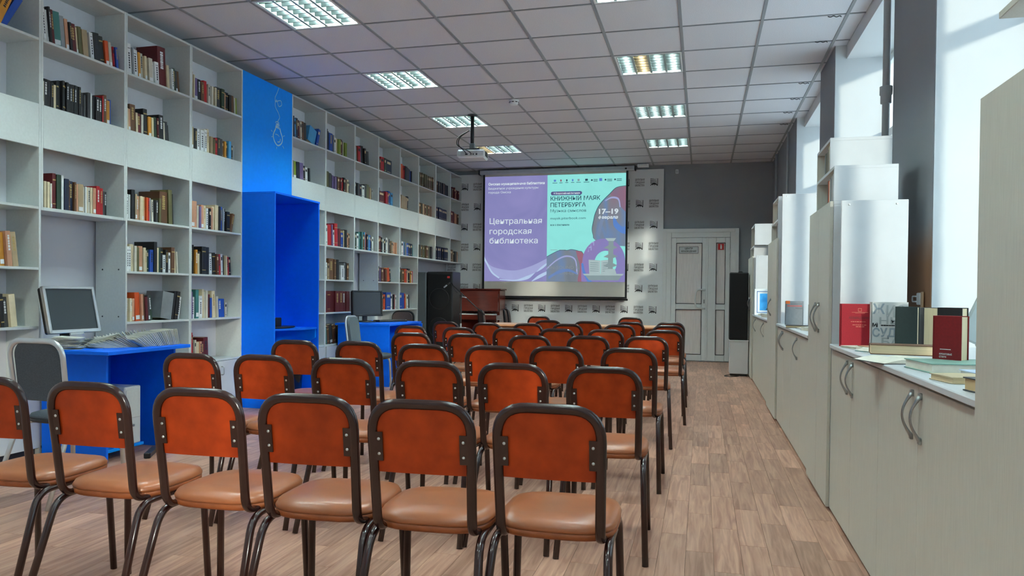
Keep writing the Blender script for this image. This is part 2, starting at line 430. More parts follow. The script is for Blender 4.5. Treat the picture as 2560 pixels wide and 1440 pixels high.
# ---- door in the far wall
Yd = YB
fr = MB((-.03, Yd, 0))
fr.box(-.603, -.481, Yd-.05, Yd, 0, 2.10, .006); fr.box(.425, .544, Yd-.05, Yd, 0, 2.10, .006); fr.box(-.481, .425, Yd-.05, Yd, 1.97, 2.10, .006)
fr.box(-.615, -.555, Yd-.062, Yd-.05, 0, 2.11, .004); fr.box(.495, .556, Yd-.062, Yd-.05, 0, 2.11, .004); fr.box(-.555, .495, Yd-.062, Yd-.05, 2.05, 2.11, .004)
dr = fr.build('door_1', m_pvc); dr.location = (-.03, Yd, 0); struct(dr)
O = dr.location
m_seal = M('black_rubber_seal', (30, 30, 32), .7)
m_frost = M('curtained_glass', (236, 232, 230), .3, .05, 5, (9, 1, 1))
def leaf(x0, x1, gx0, gx1):
    b = MB(O); y0, y1 = Yd-.060, Yd-.012
    b.box(x0, gx0, y0, y1, .012, 1.965, .005); b.box(gx1, x1, y0, y1, .012, 1.965, .005)
    for z0, z1 in ((.012, .11), (.825, .915), (1.883, 1.965)): b.box(gx0, gx1, y0, y1, z0, z1, .005)
    l = b.build('door_leaf', m_pvc, dr)
    for z0, z1 in ((.11, .825), (.915, 1.883)):
        s = MB(O)
        s.box(gx0, gx0+.008, y0-.004, y0+.004, z0, z1); s.box(gx1-.008, gx1, y0-.004, y0+.004, z0, z1)
        s.box(gx0, gx1, y0-.004, y0+.004, z0, z0+.008); s.box(gx0, gx1, y0-.004, y0+.004, z1-.008, z1)
        s.build('seal', m_seal, l)
        MB(O).box(gx0+.006, gx1-.006, y0+.012, y0+.022, z0+.004, z1-.004).build('pane', m_frost, l)
    return l
l1 = leaf(-.478, .060, -.405, -.003)
l2 = leaf(.086, .422, .212, .352)
MB(O).box(.058, .088, Yd-.072, Yd-.055, .012, 1.965, .004).build('meeting_strip', m_pvc, dr)
MB(O).box(-.48, .424, Yd-.07, Yd, 0, .012, .002).build('threshold', m_metal, dr)
MB(O).tube(rpath([(.055, Yd-.060, 1.142), (-.085, Yd-.10, 1.142), (-.103, Yd-.10, .99), (-.095, Yd-.10, .852), (.055, Yd-.060, .845)], [.05, .02, .05]), .013, n=10).build('handle', m_pvc, l1)
k = MB(O); k.box(.026, .046, Yd-.064, Yd-.058, .925, .985, .002); k.build('keyhole_plate', m_metal, l1)
sg = MB(O).box(-.36, -.061, Yd-.063, Yd-.058, 1.715, 1.825, .002).build('sign', M('sign_white', (206, 212, 214), .4), l1)
m_ink = M('black_ink', (24, 25, 28), .6)
sfr = MB(O)
for a in ((-.36, -.061, 1.715, 1.721), (-.36, -.061, 1.819, 1.825), (-.36, -.354, 1.715, 1.825), (-.067, -.061, 1.715, 1.825)): sfr.box(a[0], a[1], Yd-.0645, Yd-.063, a[2], a[3])
sfr.build('sign_border', M('sign_border_grey', (90, 96, 100), .5), l1)
text('ЦЕНТР', -.27+.03, Yd-.064-Yd, 1.782, .12, .026, m_ink, l1, bold=.02)
text('КРАЕВЕДЕНИЯ', -.325+.03, Yd-.064-Yd, 1.738, .23, .026, m_ink, l1, bold=.02)
rs = MB(O).box(.238, .328, Yd-.063, Yd-.058, 1.771, 1.868, .002).build('fire_sign', M('fire_red', (196, 24, 24), .45), l2)
e = MB(O); y = Yd-.0645
e.box(.272, .298, y, y+.001, 1.785, 1.836); e.box(.279, .291, y, y+.001, 1.836, 1.846); e.prism([(.268, 1.846), (.296, 1.846), (.300, 1.853), (.272, 1.856)], 'y', y, y+.001)
e.build('extinguisher_symbol', m_pvc, l2)
h = MB(O)
for z in (.2, 1.0, 1.75): h.tube([(.425, Yd-.064, z-.04), (.425, Yd-.064, z+.04)], .007, n=8)
h.build('hinge', m_pvc, dr)
# small skirting on the far wall
struct(MB().box(.556, 1.05, YB-.014, YB, 0, .06, .003).build('baseboard_far', M('grey_skirting', (120, 112, 106), .5)))
# ================================================================== BOOKCASES ALONG THE LEFT WALL
PT = .016
EDGES = {'0': (3.085, 3.785), '1': (3.785, 4.490), '2': (4.490, 5.190), '3': (5.190, 5.885), 'A': (6.717, 7.416), 'B': (7.416, 8.116),
         'C': (8.116, 8.785), 'D': (8.785, 9.486), 'E': (9.486, 10.168), 'F': (10.168, 10.889), 'G': (10.889, 11.589), 'H': (11.589, 12.160)}
BOARD = {1: 2.620, 2: 2.210, 3: 1.570, 4: 1.190, 5: .822, 6: .465}      # top face of the board under each row
CASE = {'0': 'bookcase at the left edge of the photo', '1': 'bookcase hung above the silver monitor', '2': 'bookcase right of the silver monitor niche',
        '3': 'bookcase left of the tall blue panel', 'A': 'bookcase right of the tall blue panel', 'B': 'bookcase left of the black monitor',
        'C': 'bookcase hung above the black monitor', 'D': 'bookcase right of the black monitor niche', 'E': 'last full-height bookcase before the loudspeaker',
        'F': 'hung bookcase nearest the loudspeaker', 'G': 'hung bookcase, middle of the last three', 'H': 'hung bookcase in the far left corner'}
def bookcase(k):
    y0, y1 = EDGES[k]; hung = k in '1CFGH'
    zb = BOARD[3]-PT*1.3 if hung else 0
    o = thing('bookcase', 'pale grey %s' % CASE[k], 'bookcase', (XF-.13, (y0+y1)/2, zb), 0, 'bookcases along the left wall')
    L = o.location
    for y in (y0, y1-PT): MB(L).box(XF-.26, XF, y+.0004, y+PT-.0004, zb, 3.04, .0012).build('side_panel', m_board, o)
    a, c = y0+PT, y1-PT
    MB(L).box(XF-.262, XF-.256, a, c, zb if not hung else BOARD[3]-.02, 3.03).build('back_panel', m_back, o)
    MB(L).box(XF-.255, XF-.001, a, c, 3.024, 3.04, .0012).build('top_panel', m_board, o)
    rows = (1, 2, 3) if hung else (1, 2, 3, 4, 5, 6)
    for r in rows:
        t = PT*1.3 if r == 3 and hung else PT
        MB(L).box(XF-.255, XF-.001, a, c, BOARD[r]-t, BOARD[r], .0012).build('shelf', m_board, o)
    MB(L).box(XF-.018, XF, a, c, 1.940, 2.2095, .0015).build('fascia', m_board, o)
    if not hung:
        MB(L).box(XF-.25, XF-.03, a, c, 0, .06).build('plinth', m_dark, o)
        m = (a+c)/2
        for q0, q1, hy in ((a, m, m-.04), (m, c, m+.04)):
            d = MB(L).box(XF-.004, XF+.013, q0+.0015, q1-.0015, .062, .446, .0015).build('cupboard_door', m_white, o)
            MB(L).tube(rpath([(XF+.012, hy, .33), (XF+.04, hy, .33), (XF+.04, hy, .40), (XF+.012, hy, .40)], .015, 4), .004, n=6).build('handle', m_metal, d)
    return o
CASES = {k: bookcase(k) for k in EDGES}
for k, y in (('2', 4.490), ('D', 8.785)):                     # bolts showing in the niche sides
    for x in (XF-.20, XF-.06):
        for z in (1.20, .86): MB(CASES[k].location).lathe([(.0, -.0025), (.005, -.002), (.006, .0)], 10, (x, y+.0004, z), 'y').build('bolt_cap', m_dark, CASES[k])

# ---- books
PAL = dict(w=('white', (222, 224, 222)), c=('cream', (216, 200, 166)), i=('ivory', (200, 194, 178)), t=('tan', (170, 148, 116)), o=('orange', (214, 84, 32)),
           a=('amber', (206, 140, 44)), r=('red', (182, 26, 34)), m=('dark red', (92, 22, 28)), b=('blue', (28, 76, 168)), n=('navy', (24, 34, 62)),
           s=('light blue', (70, 150, 200)), g=('dark green', (44, 66, 48)), e=('teal', (62, 122, 118)), k=('black', (24, 24, 27)), d=('charcoal', (58, 58, 60)),
           y=('grey', (138, 142, 146)), u=('brown', (104, 70, 46)), p=('salmon', (206, 150, 118)), v=('mauve', (112, 92, 138)), l=('lime green', (130, 150, 52)), q=('olive', (96, 92, 58)))
def bmat(c): return M('book_cover_%s' % PAL[c][0].replace(' ', '_'), PAL[c][1], .5, .10, 18, bump=.05, rnd=.14)
CNT = {c: bmat(c) for c in PAL}
m_lab = M('spine_label_white', (226, 228, 230), .6, .03, 30)
m_gold = M('spine_print_gold', (176, 150, 92), .45, .1, 60)
m_dkprint = M('spine_print_dark', (40, 42, 52), .6, .1, 60)
ROWS = {
 '01': 't16/26 u42/26 c14/25 u30/26 k12/27 gap40 a16/25<-24 b14/23<-30',
 '03': 'i20/20 c16/20 p14/21 u16/20 c22/19 p18/23<6 c12/22<6', '04': 'c18/20 t14/21 i16/20 w12/22 c18/20 u22/20 v12/19 p16/21 o14/20 c14/21 a12/20<4 p12/21<5 t14/21<7 gap20',
 '05': 'c18/19 t20/20 i14/20 w14/19 u16/18 t14/20 c16/18 o16/19 r13/19 c12/19 u12/20 a18/19<4 k10/20<4 d14/18<5 c18/20<6',
 '11': 'w16/24<6 i12/23<6 w10/21<6 k10/23<6 m14/22<6 e40/22<6 y22/21<6 p18/20<6 k12/19<6 m30/19<6 c10/18<6 q20/19<6 t30/18<6 k10/18<6 w20/18<6 k36/19<7 k34/19<7 o22/17<6 i16/17<6 w12/16<6 r9/15<6 b14/15<6',
 '12': 'i26/16 k22/18 k18/18 k16/17 c14/16 k13/19 k13/20 k13/20 k13/20 k13/20 k13/20 k13/20 k13/20 k13/20 k13/20 k13/20 d16/17 d16/16 d18/18 w12/18 k20/17 k22/17 k22/17 r8/19 u20/20 a22/17 b12/18',
 '13': 'w30/23 c14/17 c14/17 i10/16 r10/15 m20/23 g24/23 w13/23 n24/21 u12/20 n24/20 u11/20 p9/19 t32/19 i11/18 w10/18 c12/18 i14/18 c14/18 p20/18 r22/20 r22/19 d14/17 k16/17',
 '21': 'k12/22 w24/22<4 y9/20<4 w26/20<4 a12/19<3 i14/19<3 c12/18<3 c11/17<3 i20/18<3 w12/16<3 w22/17<4 m46/30<3 c14/18<4 i12/17<4 w12/17<4 g14/18<5 d12/17<6 u10/17<6',
 '22': 'k9/16 c14/16<2 p14/16<2 u34/20<2 c12/15<2 m26/15<2 i14/15 k26/20<2 a20/15<2 c13/15<2 g20/16<2 m10/16<2 k30/19<2 i9/14<3 d16/15<4 k14/13<5',
 '23': 'm22/24 w15/18 w11/18 k22/22 t13/19 p20/18 c16/18 c14/18 p15/18 o12/18 r13/18 y16/18 i14/17<2 k12/17 d16/17 q14/19 u58/25 q28/27<2 k8/24<2',
 '24': 'c12/15 w13/18 w15/18 c22/20 i13/19 q14/18 p22/19 c14/18 c12/16 g10/17 b20/17 k18/23 c13/19 g14/19 k14/19 w20/14 k14/18 w12/16 u22/20 c14/19<3 i9/17<4',
 '25': 'u16/20 c12/17 c11/17 c10/16 p13/17 o26/21<3 p10/20<3 u14/20<3 m14/18<4 d10/19<4 g16/19<6 gap70 y66/21<-9 k14/22<-9 k20/22<-9 w20/18<-9',
 '31': 'w16/19 t10/22 c8/20 v20/18<2 k18/18<2 u18/17<2 r20/19<2 i14/17 i14/17 i14/17 c13/17 d30/18 g22/18 p14/16 k22/17 k16/16 u12/16 i10/15<3 l8/15<3',
 '32': 't26/18 k12/17 k14/18 w16/18 w22/18 w16/19 c14/20 c10/16 t18/15 q12/14 r14/15 k18/16 d20/16 u14/15 a12/15 k12/14 s18/16 d10/13 y22/14',
 '33': 'e16/22 p20/22 p14/22 i10/19 v11/18 p15/20 c13/20 w14/18 k11/18 p13/19 c14/20 c20/22 k12/21 b12/21 y10/20 k14/20 k20/18 gap14 u14/17<-14',
 '34': 'k36/24 a12/20 c12/17 d14/19 k24/23 k24/23 w18/18<3 k20/19<3 u12/18<3 r14/18<3 w11/18<3 k18/17<3 c10/17<3 r18/16<3 k14/16<4',
 '35': 'v24/22 w22/18 e20/24 w22/19 c14/24 i14/22 i14/23 m13/20 b14/17 c22/23<3 i14/18<3 b26/16<2 b20/16<2 i14/13',
 '36': 'm16/26 r10/24<2 k9/22 i10/18 c20/16<2 p14/16<2 m18/16<2 m30/19<3',
 'A1': 'k10/23<3 n16/22<3 s9/20<3 n14/21<3 m12/20<3 i10/19<3 u22/20<4 d16/20<4 gap30 s50/17<-18 b14/20<-18',
 'A2': 'k10/19<3 v16/18<3 l22/18<3 n22/18<3 v26/18<3 k18/16<3 w18/15<3 k14/15<4',
 'A3': 'u18/20 k20/22 r18/20 c20/19 n22/21 g18/20 w14/18', 'A4': 'k16/20 c20/19 m22/21 b20/20 y18/18', 'A5': 'c18/20 r18/19 n26/21 t20/19 k18/20',
 'B1': 'k32/24 n16/22<2 b34/21 y10/20<2 w22/18<2 c16/18 l26/18 m18/19 k10/18 i12/17 l22/17',
 'B2': 'd20/16 q22/18 d20/17 d18/17 v16/16 v18/15 d14/16 u20/16 m12/16 r22/16 k16/17 u18/16 c14/16 d16/14',
 'B3': 'l18/23<2 w22/22<2 r50/23<3 v16/24<3 w16/18<3 r40/26<3 b16/22<3 m32/21 b30/17 c10/20 k30/21 p20/18 u20/17',
 'B4': 'r18/18 w24/19 t16/18 u50/24 u20/23 k24/23 d14/20 w34/17 y16/20 k24/21 u22/20',
 'B5': 'm30/24 m30/24 m30/24 m30/24 m30/24 m30/24 m30/24',
 'B6': 'l14/20<6 e12/20<6 u20/20<7 d24/22<7 u26/21<8 k20/21<8 u24/20<9',
 'C1': 'e22/19<4 y10/18<4 u14/19<4 r26/20<4 s10/19<4 k24/22<4 k16/20<5 i10/18<5 d20/18<6',
 'C2': 'k14/17 r10/16 n20/17 d16/16 m12/16 n16/15 w26/15 d22/17 q26/18 u18/16 t14/15 y10/15',
 'C3': 'g26/21 g16/20 w22/19 e22/21 k12/19 e16/22 u24/19 s12/22 o9/22 n18/20 s16/20 b20/20 k10/18 w18/18 i12/17',
 'D1': 'w12/19 k14/18<2 u10/16 r34/19<2 g20/19<2 n60/19', 'D2': 'c16/19 k10/19 m66/16 r22/17 u16/16 b20/19 s24/18',
 'D3': 'k26/21 u12/19 m20/21 k14/20 w12/18 k20/18 w16/20 i12/19 d22/19 u20/17 t18/17 p16/16 p16/16 p16/16', 'D4': 'n18/18<2 k20/20<2 v16/17<2 u22/18<2 m14/17<4 u18/16<5 o30/18<8 k12/17<8',
 'D5': 'd18/23 u24/23 r22/20 u12/22 o34/20 b52/23 w26/21 k10/20 r14/20 w12/19',
 'E1': 'o52/21<2 r18/20 k26/20 d20/19 n20/18 b14/17 k10/17', 'E2': 'm12/19<3 p20/17<3 gap20 t70/18<-6 k14/20<-6', 'E3': 'w20/20 i16/20 w24/19 r10/19 s16/19 y14/18 b20/18 k16/18 n20/17 k20/18 e14/17',
 'E4': 'w14/20 k20/21 q16/18 u26/18 o14/19 r20/19 c12/18 k22/20 a16/17 w14/16 r10/17', 'E5': 'w20/22 b30/22<3 b26/22<3 r12/21<4 a12/20<4 w18/20<4 k26/19<5', 'E6': 'y30/20 w26/18 r24/15 l20/14 c26/18',
 'F1': 'q38/21 u38/21 q38/21 u38/21 q38/21 u38/21 q38/21 u38/21 q38/21 u38/21 q38/21 u38/21 q38/21 u30/21', 'F2': 'u36/17 q36/17 u36/17 q36/17 t36/17 q36/17 u36/17 q36/17 u36/17 q36/17 u36/17',
 'F3': 'q34/19 u34/19 q34/19 d34/19 q34/19 u34/19 q34/19 d34/19 q34/19 u34/19 q34/19 u34/19 q34/19 d34/19 d30/19 u30/18',
 'G1': 'd30/19 q30/19 d30/19 u30/19 d30/19 q30/19 d30/19 d30/19 d30/19 u30/19 d30/19 d30/18 d30/18 d30/18', 'G2': 'n34/19 n34/19 n34/19 n34/19 n34/19 n34/19 n34/19 n34/19 n34/19 n34/19 n34/19 n34/19',
 'G3': 'n34/21 n34/21 k34/21 n34/21 n34/21 k34/21 n34/21 n34/21 n34/21 k34/21 n34/21 n34/21 n34/21 n34/21 n34/21',
 'H1': 'd40/17 d40/17 u34/15 m30/20 m30/20 p30/17 m30/17 m30/17 m30/17', 'H2': 'm50/21 m50/20 m30/20 gap20 p30/18 p30/18 u30/18', 'H3': 'n30/19 w20/18 u50/20 t30/20 k20/18 d50/18 p20/18 y30/17',
}
ORD = 'first second third fourth fifth sixth seventh eighth ninth tenth eleventh twelfth thirteenth fourteenth fifteenth sixteenth seventeenth eighteenth nineteenth twentieth twenty-first twenty-second twenty-third twenty-fourth twenty-fifth twenty-sixth twenty-seventh twenty-eighth'.split()
SH = {1: 'top', 2: 'second', 3: 'third', 4: 'fourth', 5: 'fifth', 6: 'sixth'}
SHORT = {'0': 'bookcase at left photo edge', '1': 'bookcase above silver monitor', '2': 'bookcase right of silver monitor', '3': 'bookcase left of blue panel',
         'A': 'bookcase right of blue panel', 'B': 'bookcase left of black monitor'}
def book_meshes(b, p, t, h, d, c=.0022):
    """standing book: spine at x=0 looking +X, thickness along +Y, height along +Z"""
    c = min(c, t*.16)
    b.box(-d, -.001, 0, c, 0, h, .0006); b.box(-d, -.001, t-c, t, 0, h, .0006)
    n = 4; prof = []                                     # slightly rounded spine
    for k in range(n+1):
        a = math.pi*k/n; prof.append((.0025*math.sin(a)-.0005+0.0, t/2-math.cos(a)*t/2))
    prof += [(-.004, t), (-.004, 0)]
    b.prism(prof, 'z', 0, h)
    p.box(-d+.004, -.003, c, t-c, .003, h-.003)
def book(loc, col, t, h, d, label, group, rot=(0, 0, 0), cat='book', pages=None, spine=None):
    b, p = MB(), MB(); book_meshes(b, p, t, h, d)
    o = b.build('book', CNT[col] if isinstance(col, str) else col); o.location = loc; o.rotation_euler = rot
    tag(o, label, cat, group)
    p.build('pages', pages or m_page, o)
    if spine and t > .009:
        q = MB(); zs = {'label': (.08, .92), 'title': (.45, .86), 'bands': None, 'low': (.06, .2)}[spine]
        mt = {'label': m_lab, 'title': random.choice((m_gold, m_lab, m_dkprint)), 'bands': m_gold, 'low': m_lab}[spine]
        if spine == 'bands':
            q.box(.0019, .0026, t*.08, t*.92, h*.80, h*.80+.009)
            MB().box(.0019, .0026, t*.08, t*.92, h*.14, h*.14+.006).build('spine_band', mt, o)
        elif spine == 'title':
            # a column of short strokes, as print on a spine reads from afar
            z = h*zs[0]; q.box(.0020, .0024, t*.47, t*.53, z, h*.88)
            while z < h*zs[1]:
                w = random.uniform(.006, .016); q.box(.0021, .0026, t*.32, t*.68, z, min(z+w, h*.9)); z += w+random.uniform(.003, .006)
        else: q.box(.0020, .0026, t*.12, t*.88, h*zs[0], h*zs[1])
        s = q.build('spine_%s' % ('label' if spine in ('label', 'low') else 'print'), mt, o)
        if spine == 'label':
            k = MB(); z = h*.2
            while z < h*.72: k.box(.0026, .0029, t*.36, t*.64, z, z+.012); z += .017
            k.box(.0026, .0029, t*.2, t*.8, h*.84, h*.86)
            k.build('label_print', m_dkprint, s)
    return o
STUFF = MB(); SMATS = [CNT[c] for c in PAL]+[m_page]; SIDX = {c: i for i, c in enumerate(PAL)}
def stuff_book(loc, rot, col, t, h, d, sp):
    bb, pp = MB(), MB(); c = min(.002, t*.16); R = rot.to_3x3() if hasattr(rot, 'to_3x3') else rot; o = Vector(loc)
    bb.box(-d, -.001, 0, c, 0, h); bb.box(-d, -.001, t-c, t, 0, h); bb.box(-.004, 0, 0, t, 0, h); pp.box(-d+.004, -.003, c, t-c, .003, h-.003)
    for q, mi in ((bb, SIDX[col]), (pp, len(SMATS)-1)):
        STUFF.cur = mi; STUFF._add([R@Vector(v)+o for v in q.v], q.f)
    if sp in ('title', 'bands', 'label'):
        STUFF.cur = len(SMATS)-1 if col in 'mnkgbudq' else SIDX['k']
        for f in ((.14, .17), (.7, .86)):
            q = MB().box(0, .0006, t*.2, t*.8, h*f[0], h*f[1]); STUFF._add([R@Vector(v)+o for v in q.v], q.f)
FILL = {'01': 1.0, '03': .66, '04': .84, '05': .82, '11': .975, '12': .89, '13': .84, '21': .90, '22': .72, '23': .80, '24': .89, '25': .96, '31': .97, '32': .95, '33': .96, '34': .89, '35': .79, '36': .42,
        'A1': .95, 'A2': .62, 'A3': .8, 'A4': .7, 'A5': .7, 'B1': .80, 'B2': .95, 'B3': .96, 'B4': .95, 'B5': .97, 'B6': .65, 'C1': .70, 'C2': .86, 'C3': .97, 'D1': .80, 'D2': .95, 'D3': .99, 'D4': .80, 'D5': .98,
        'E1': .97, 'E2': .86, 'E3': .97, 'E4': .90, 'E5': .80, 'E6': .80, 'F1': .99, 'F2': .93, 'F3': .99, 'G1': .99, 'G2': .95, 'G3': .99, 'H1': .97, 'H2': .93, 'H3': .96}
def parse(tok):
    if tok.startswith('gap'): return ('gap', int(tok[3:])/1000)
    lean = 0
    if '<' in tok: tok, l = tok.split('<'); lean = math.radians(float(l))
    t, h = tok[1:].split('/')
    return (tok[0], int(t)/1000, int(h)/100, lean)
def lay_row(toks, k):
    """positions along the shelf for thickness factor k; returns the list and the end"""
    y = 0; prev = 0.0; out = []; reach = 0
    for q in toks:
        if q[0] == 'gap': y += q[1]; prev = 0; continue
        col, t, h, lean = q; t *= k
        if lean > 0 and lean > prev: y += h*(math.sin(lean)-math.sin(max(prev, 0)))
        out.append((y, col, t, h, lean)); y += t/math.cos(lean)+.0006
        reach = max(y, y+(h*math.sin(-lean) if lean < 0 else 0)); prev = lean
    return out, reach
ALL = []
for key in sorted(ROWS, key=lambda k: '0123ABCDEFGH'.index(k[0])):
    k, r = key[0], int(key[1]); y0, y1 = EDGES[k]; inner = y1-y0-2*PT-.006
    toks = [parse(q) for q in ROWS[key].split()]; lo, hi = .4, 3.0
    for _ in range(30):
        mid = (lo+hi)/2
        if lay_row(toks, mid)[1] > inner*FILL[key]: hi = mid
        else: lo = mid
    rr = random.Random(key); n = 0
    for y, col, t, h, lean in lay_row(toks, lo)[0]:
        h *= 1+rr.uniform(-.012, .012)
        d = min(.20, rr.uniform(.13, .16)+(.03 if h > .22 else 0)); x = XF-rr.uniform(.028, .05)
        loc = (x, y0+PT+.003+y, BOARD[r]+(t*math.sin(-lean) if lean < 0 else 0)+.0005)
        sp = None
        if col == 'w' and t > .019: sp = 'label'
        elif col in 'mnkgbur' and t > .013: sp = rr.choice(['title', 'bands', 'title', None])
        elif t > .013: sp = rr.choice([None, 'title', None, 'low'])
        dist = 4.0*.247+loc[1]*.969
        area = t*h/dist**2*(4.0/math.hypot(4, loc[1]))
        if k == '0' and loc[1] < 3.47: area = -1
        if k in 'A' and r > 2: area = 0
        ALL.append((area, key, n, col, t, h, d, lean, loc, sp)); n += 1
ALL.sort(key=lambda q: -q[0])
for rank, (area, key, n, col, t, h, d, lean, loc, sp) in enumerate(ALL):
    k, r = key[0], int(key[1])
    if rank < 268 and k in SHORT and area > 0:
        lab = '%s %s book, %s from left, %s shelf, %s' % ('tall' if h > .215 else ('short' if h < .165 else 'mid-height'), PAL[col][0], ORD[n], SH[r], SHORT[k])
        book(loc, col, t, h, d, lab, 'books on the %s shelf of the %s' % (SH[r], SHORT[k]), (lean, 0, 0), spine=sp)
    else: stuff_book(loc, Matrix.Rotation(lean, 3, 'X'), col, t, h, d, sp)

# ---- tall blue panel with the drawn light bulb
bp = thing('bulb_panel', 'tall bright blue panel with a white line drawing of a light bulb', 'panel', (XF-.01, 6.30, 1.94))
L = bp.location
MB(L).box(XF-.018, XF, 5.886, 6.716, 1.945, 3.04, .0015).build('board', m_blue, bp)
def stroke(pts, w, name='bulb_line', closed=False):
    """flat ribbon on the panel face, points in (y,z)"""
    b = MB(L); P = [Vector((p[0], p[1])) for p in pts]
    if closed: P.append(P[0])
    vs = []; m = len(P)
    for i, p in enumerate(P):
        t = (P[min(i+1, m-1)]-P[max(i-1, 0)]).normalized(); nn = Vector((-t.y, t.x))*w/2
        vs += [(XF+.0012, p.x+nn.x, p.y+nn.y), (XF+.0012, p.x-nn.x, p.y-nn.y)]
    b._add(vs, [[2*i, 2*i+1, 2*i+3, 2*i+2] for i in range(m-1)])
    return b.build(name, m_bulb, bp)
def spl(pts, n=8):
    out = []
    for i in range(len(pts)-1):
        p0, p1, p2, p3 = [Vector(pts[max(0, min(len(pts)-1, i+q))]) for q in (-1, 0, 1, 2)]
        for j in range(n):
            t = j/n; out.append(.5*((2*p1)+(p2-p0)*t+(2*p0-5*p1+4*p2-p3)*t*t+(3*p1-p0-3*p2+p3)*t**3))
    return out+[Vector(pts[-1])]
stroke(spl([(6.47, 3.035), (6.44, 2.98), (6.405, 2.925), (6.41, 2.885), (6.46, 2.905), (6.505, 2.915), (6.52, 2.88), (6.47, 2.855), (6.43, 2.905), (6.405, 2.87), (6.415, 2.83), (6.46, 2.79), (6.485, 2.75), (6.46, 2.715), (6.445, 2.69)]), .006, 'cord_line')
stroke(spl([(6.41, 2.685), (6.44, 2.70), (6.475, 2.69), (6.42, 2.672), (6.485, 2.675), (6.415, 2.655), (6.485, 2.655), (6.42, 2.642), (6.485, 2.638)], 5), .007, 'screw_line')
stroke(spl([(6.418, 2.65), (6.415, 2.625), (6.39, 2.59), (6.375, 2.55), (6.395, 2.505), (6.435, 2.475), (6.475, 2.475), (6.525, 2.51), (6.535, 2.56), (6.505, 2.61), (6.49, 2.645)]), .013, 'bulb_outline')
stroke(spl([(6.41, 2.573), (6.45, 2.574), (6.48, 2.562)]), .006, 'filament_line')
stroke(spl([(6.50, 2.545), (6.49, 2.515), (6.45, 2.505)]), .010, 'glint_line')
for q in ([(6.34, 2.598), (6.36, 2.585)], [(6.345, 2.535), (6.365, 2.538)], [(6.435, 2.455), (6.435, 2.435)], [(6.54, 2.485), (6.565, 2.462)], [(6.55, 2.578), (6.575, 2.592)]): stroke(q, .006, 'ray_line')

# ---- blue reading nook that stands out from the shelves
nk = thing('blue_nook', 'deep blue box nook standing out from the bookcases', 'nook', (-3.85, 6.285, 0))
L = nk.location; NX = -3.689
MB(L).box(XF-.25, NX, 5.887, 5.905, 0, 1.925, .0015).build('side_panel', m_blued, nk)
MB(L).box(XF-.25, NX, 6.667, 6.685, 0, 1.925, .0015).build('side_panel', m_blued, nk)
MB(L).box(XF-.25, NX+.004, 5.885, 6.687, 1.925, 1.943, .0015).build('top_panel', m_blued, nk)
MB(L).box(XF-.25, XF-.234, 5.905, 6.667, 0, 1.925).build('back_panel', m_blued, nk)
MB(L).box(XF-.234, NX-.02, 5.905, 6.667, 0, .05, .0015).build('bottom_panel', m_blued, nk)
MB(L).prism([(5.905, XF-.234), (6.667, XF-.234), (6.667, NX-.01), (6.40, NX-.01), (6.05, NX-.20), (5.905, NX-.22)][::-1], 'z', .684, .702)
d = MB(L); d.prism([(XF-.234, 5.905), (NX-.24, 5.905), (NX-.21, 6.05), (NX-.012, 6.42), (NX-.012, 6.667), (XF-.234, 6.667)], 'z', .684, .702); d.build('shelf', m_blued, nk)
d = MB(L); d.prism([(XF-.234, .684), (NX-.02, .684), (NX-.02, .60), (XF-.234, .25)], 'y', 6.645, 6.663); d.build('bracket', m_blue, nk)
t = thing('black_tray', 'flat black oval tray on the shelf of the blue nook', 'tray', (-3.93, 6.33, .702))
MB().lathe([(.0, .001), (.13, .001), (.155, .006), (.158, .014), (.150, .016), (.0, .012)], 28).build('plate', m_black, t); t.scale = (.9, 1.35, 1)
t = thing('black_set_top_box', 'small black electronic box on the tray in the nook', 'electronics', (-3.97, 6.20, .716))
MB().cbox((0, 0, .045), (.085, .13, .042), .006).build('body', m_black, t)
MB().cbox((0, .1315, .045), (.075, .002, .034), .002).build('side_plate', m_metal, t)
v = MB()
for q in range(5): v.box(-.05, .05, -.09+.03*q, -.085+.03*q, .087, .089)
v.build('vent', m_dark, t)
MB().tube(rpath([(-.03, -.06, .09), (0, -.03, .13), (.03, .0, .12), (.02, .05, .09)], .03), .006, n=8).build('cable', m_black, t)
t = thing('waste_bin', 'glossy black waste bin standing inside the blue nook', 'bin', (-3.86, 6.50, .05))
MB().lathe([(.0, .0), (.075, .0), (.088, .20), (.092, .205), (.086, .205), (.073, .008), (.0, .008)], 24).build('body', M('gloss_black', (14, 15, 18), .15, .05), t)
MB().lathe([(.089, .19), (.095, .195), (.095, .21), (.089, .212)], 24).build('rim', m_black, t)
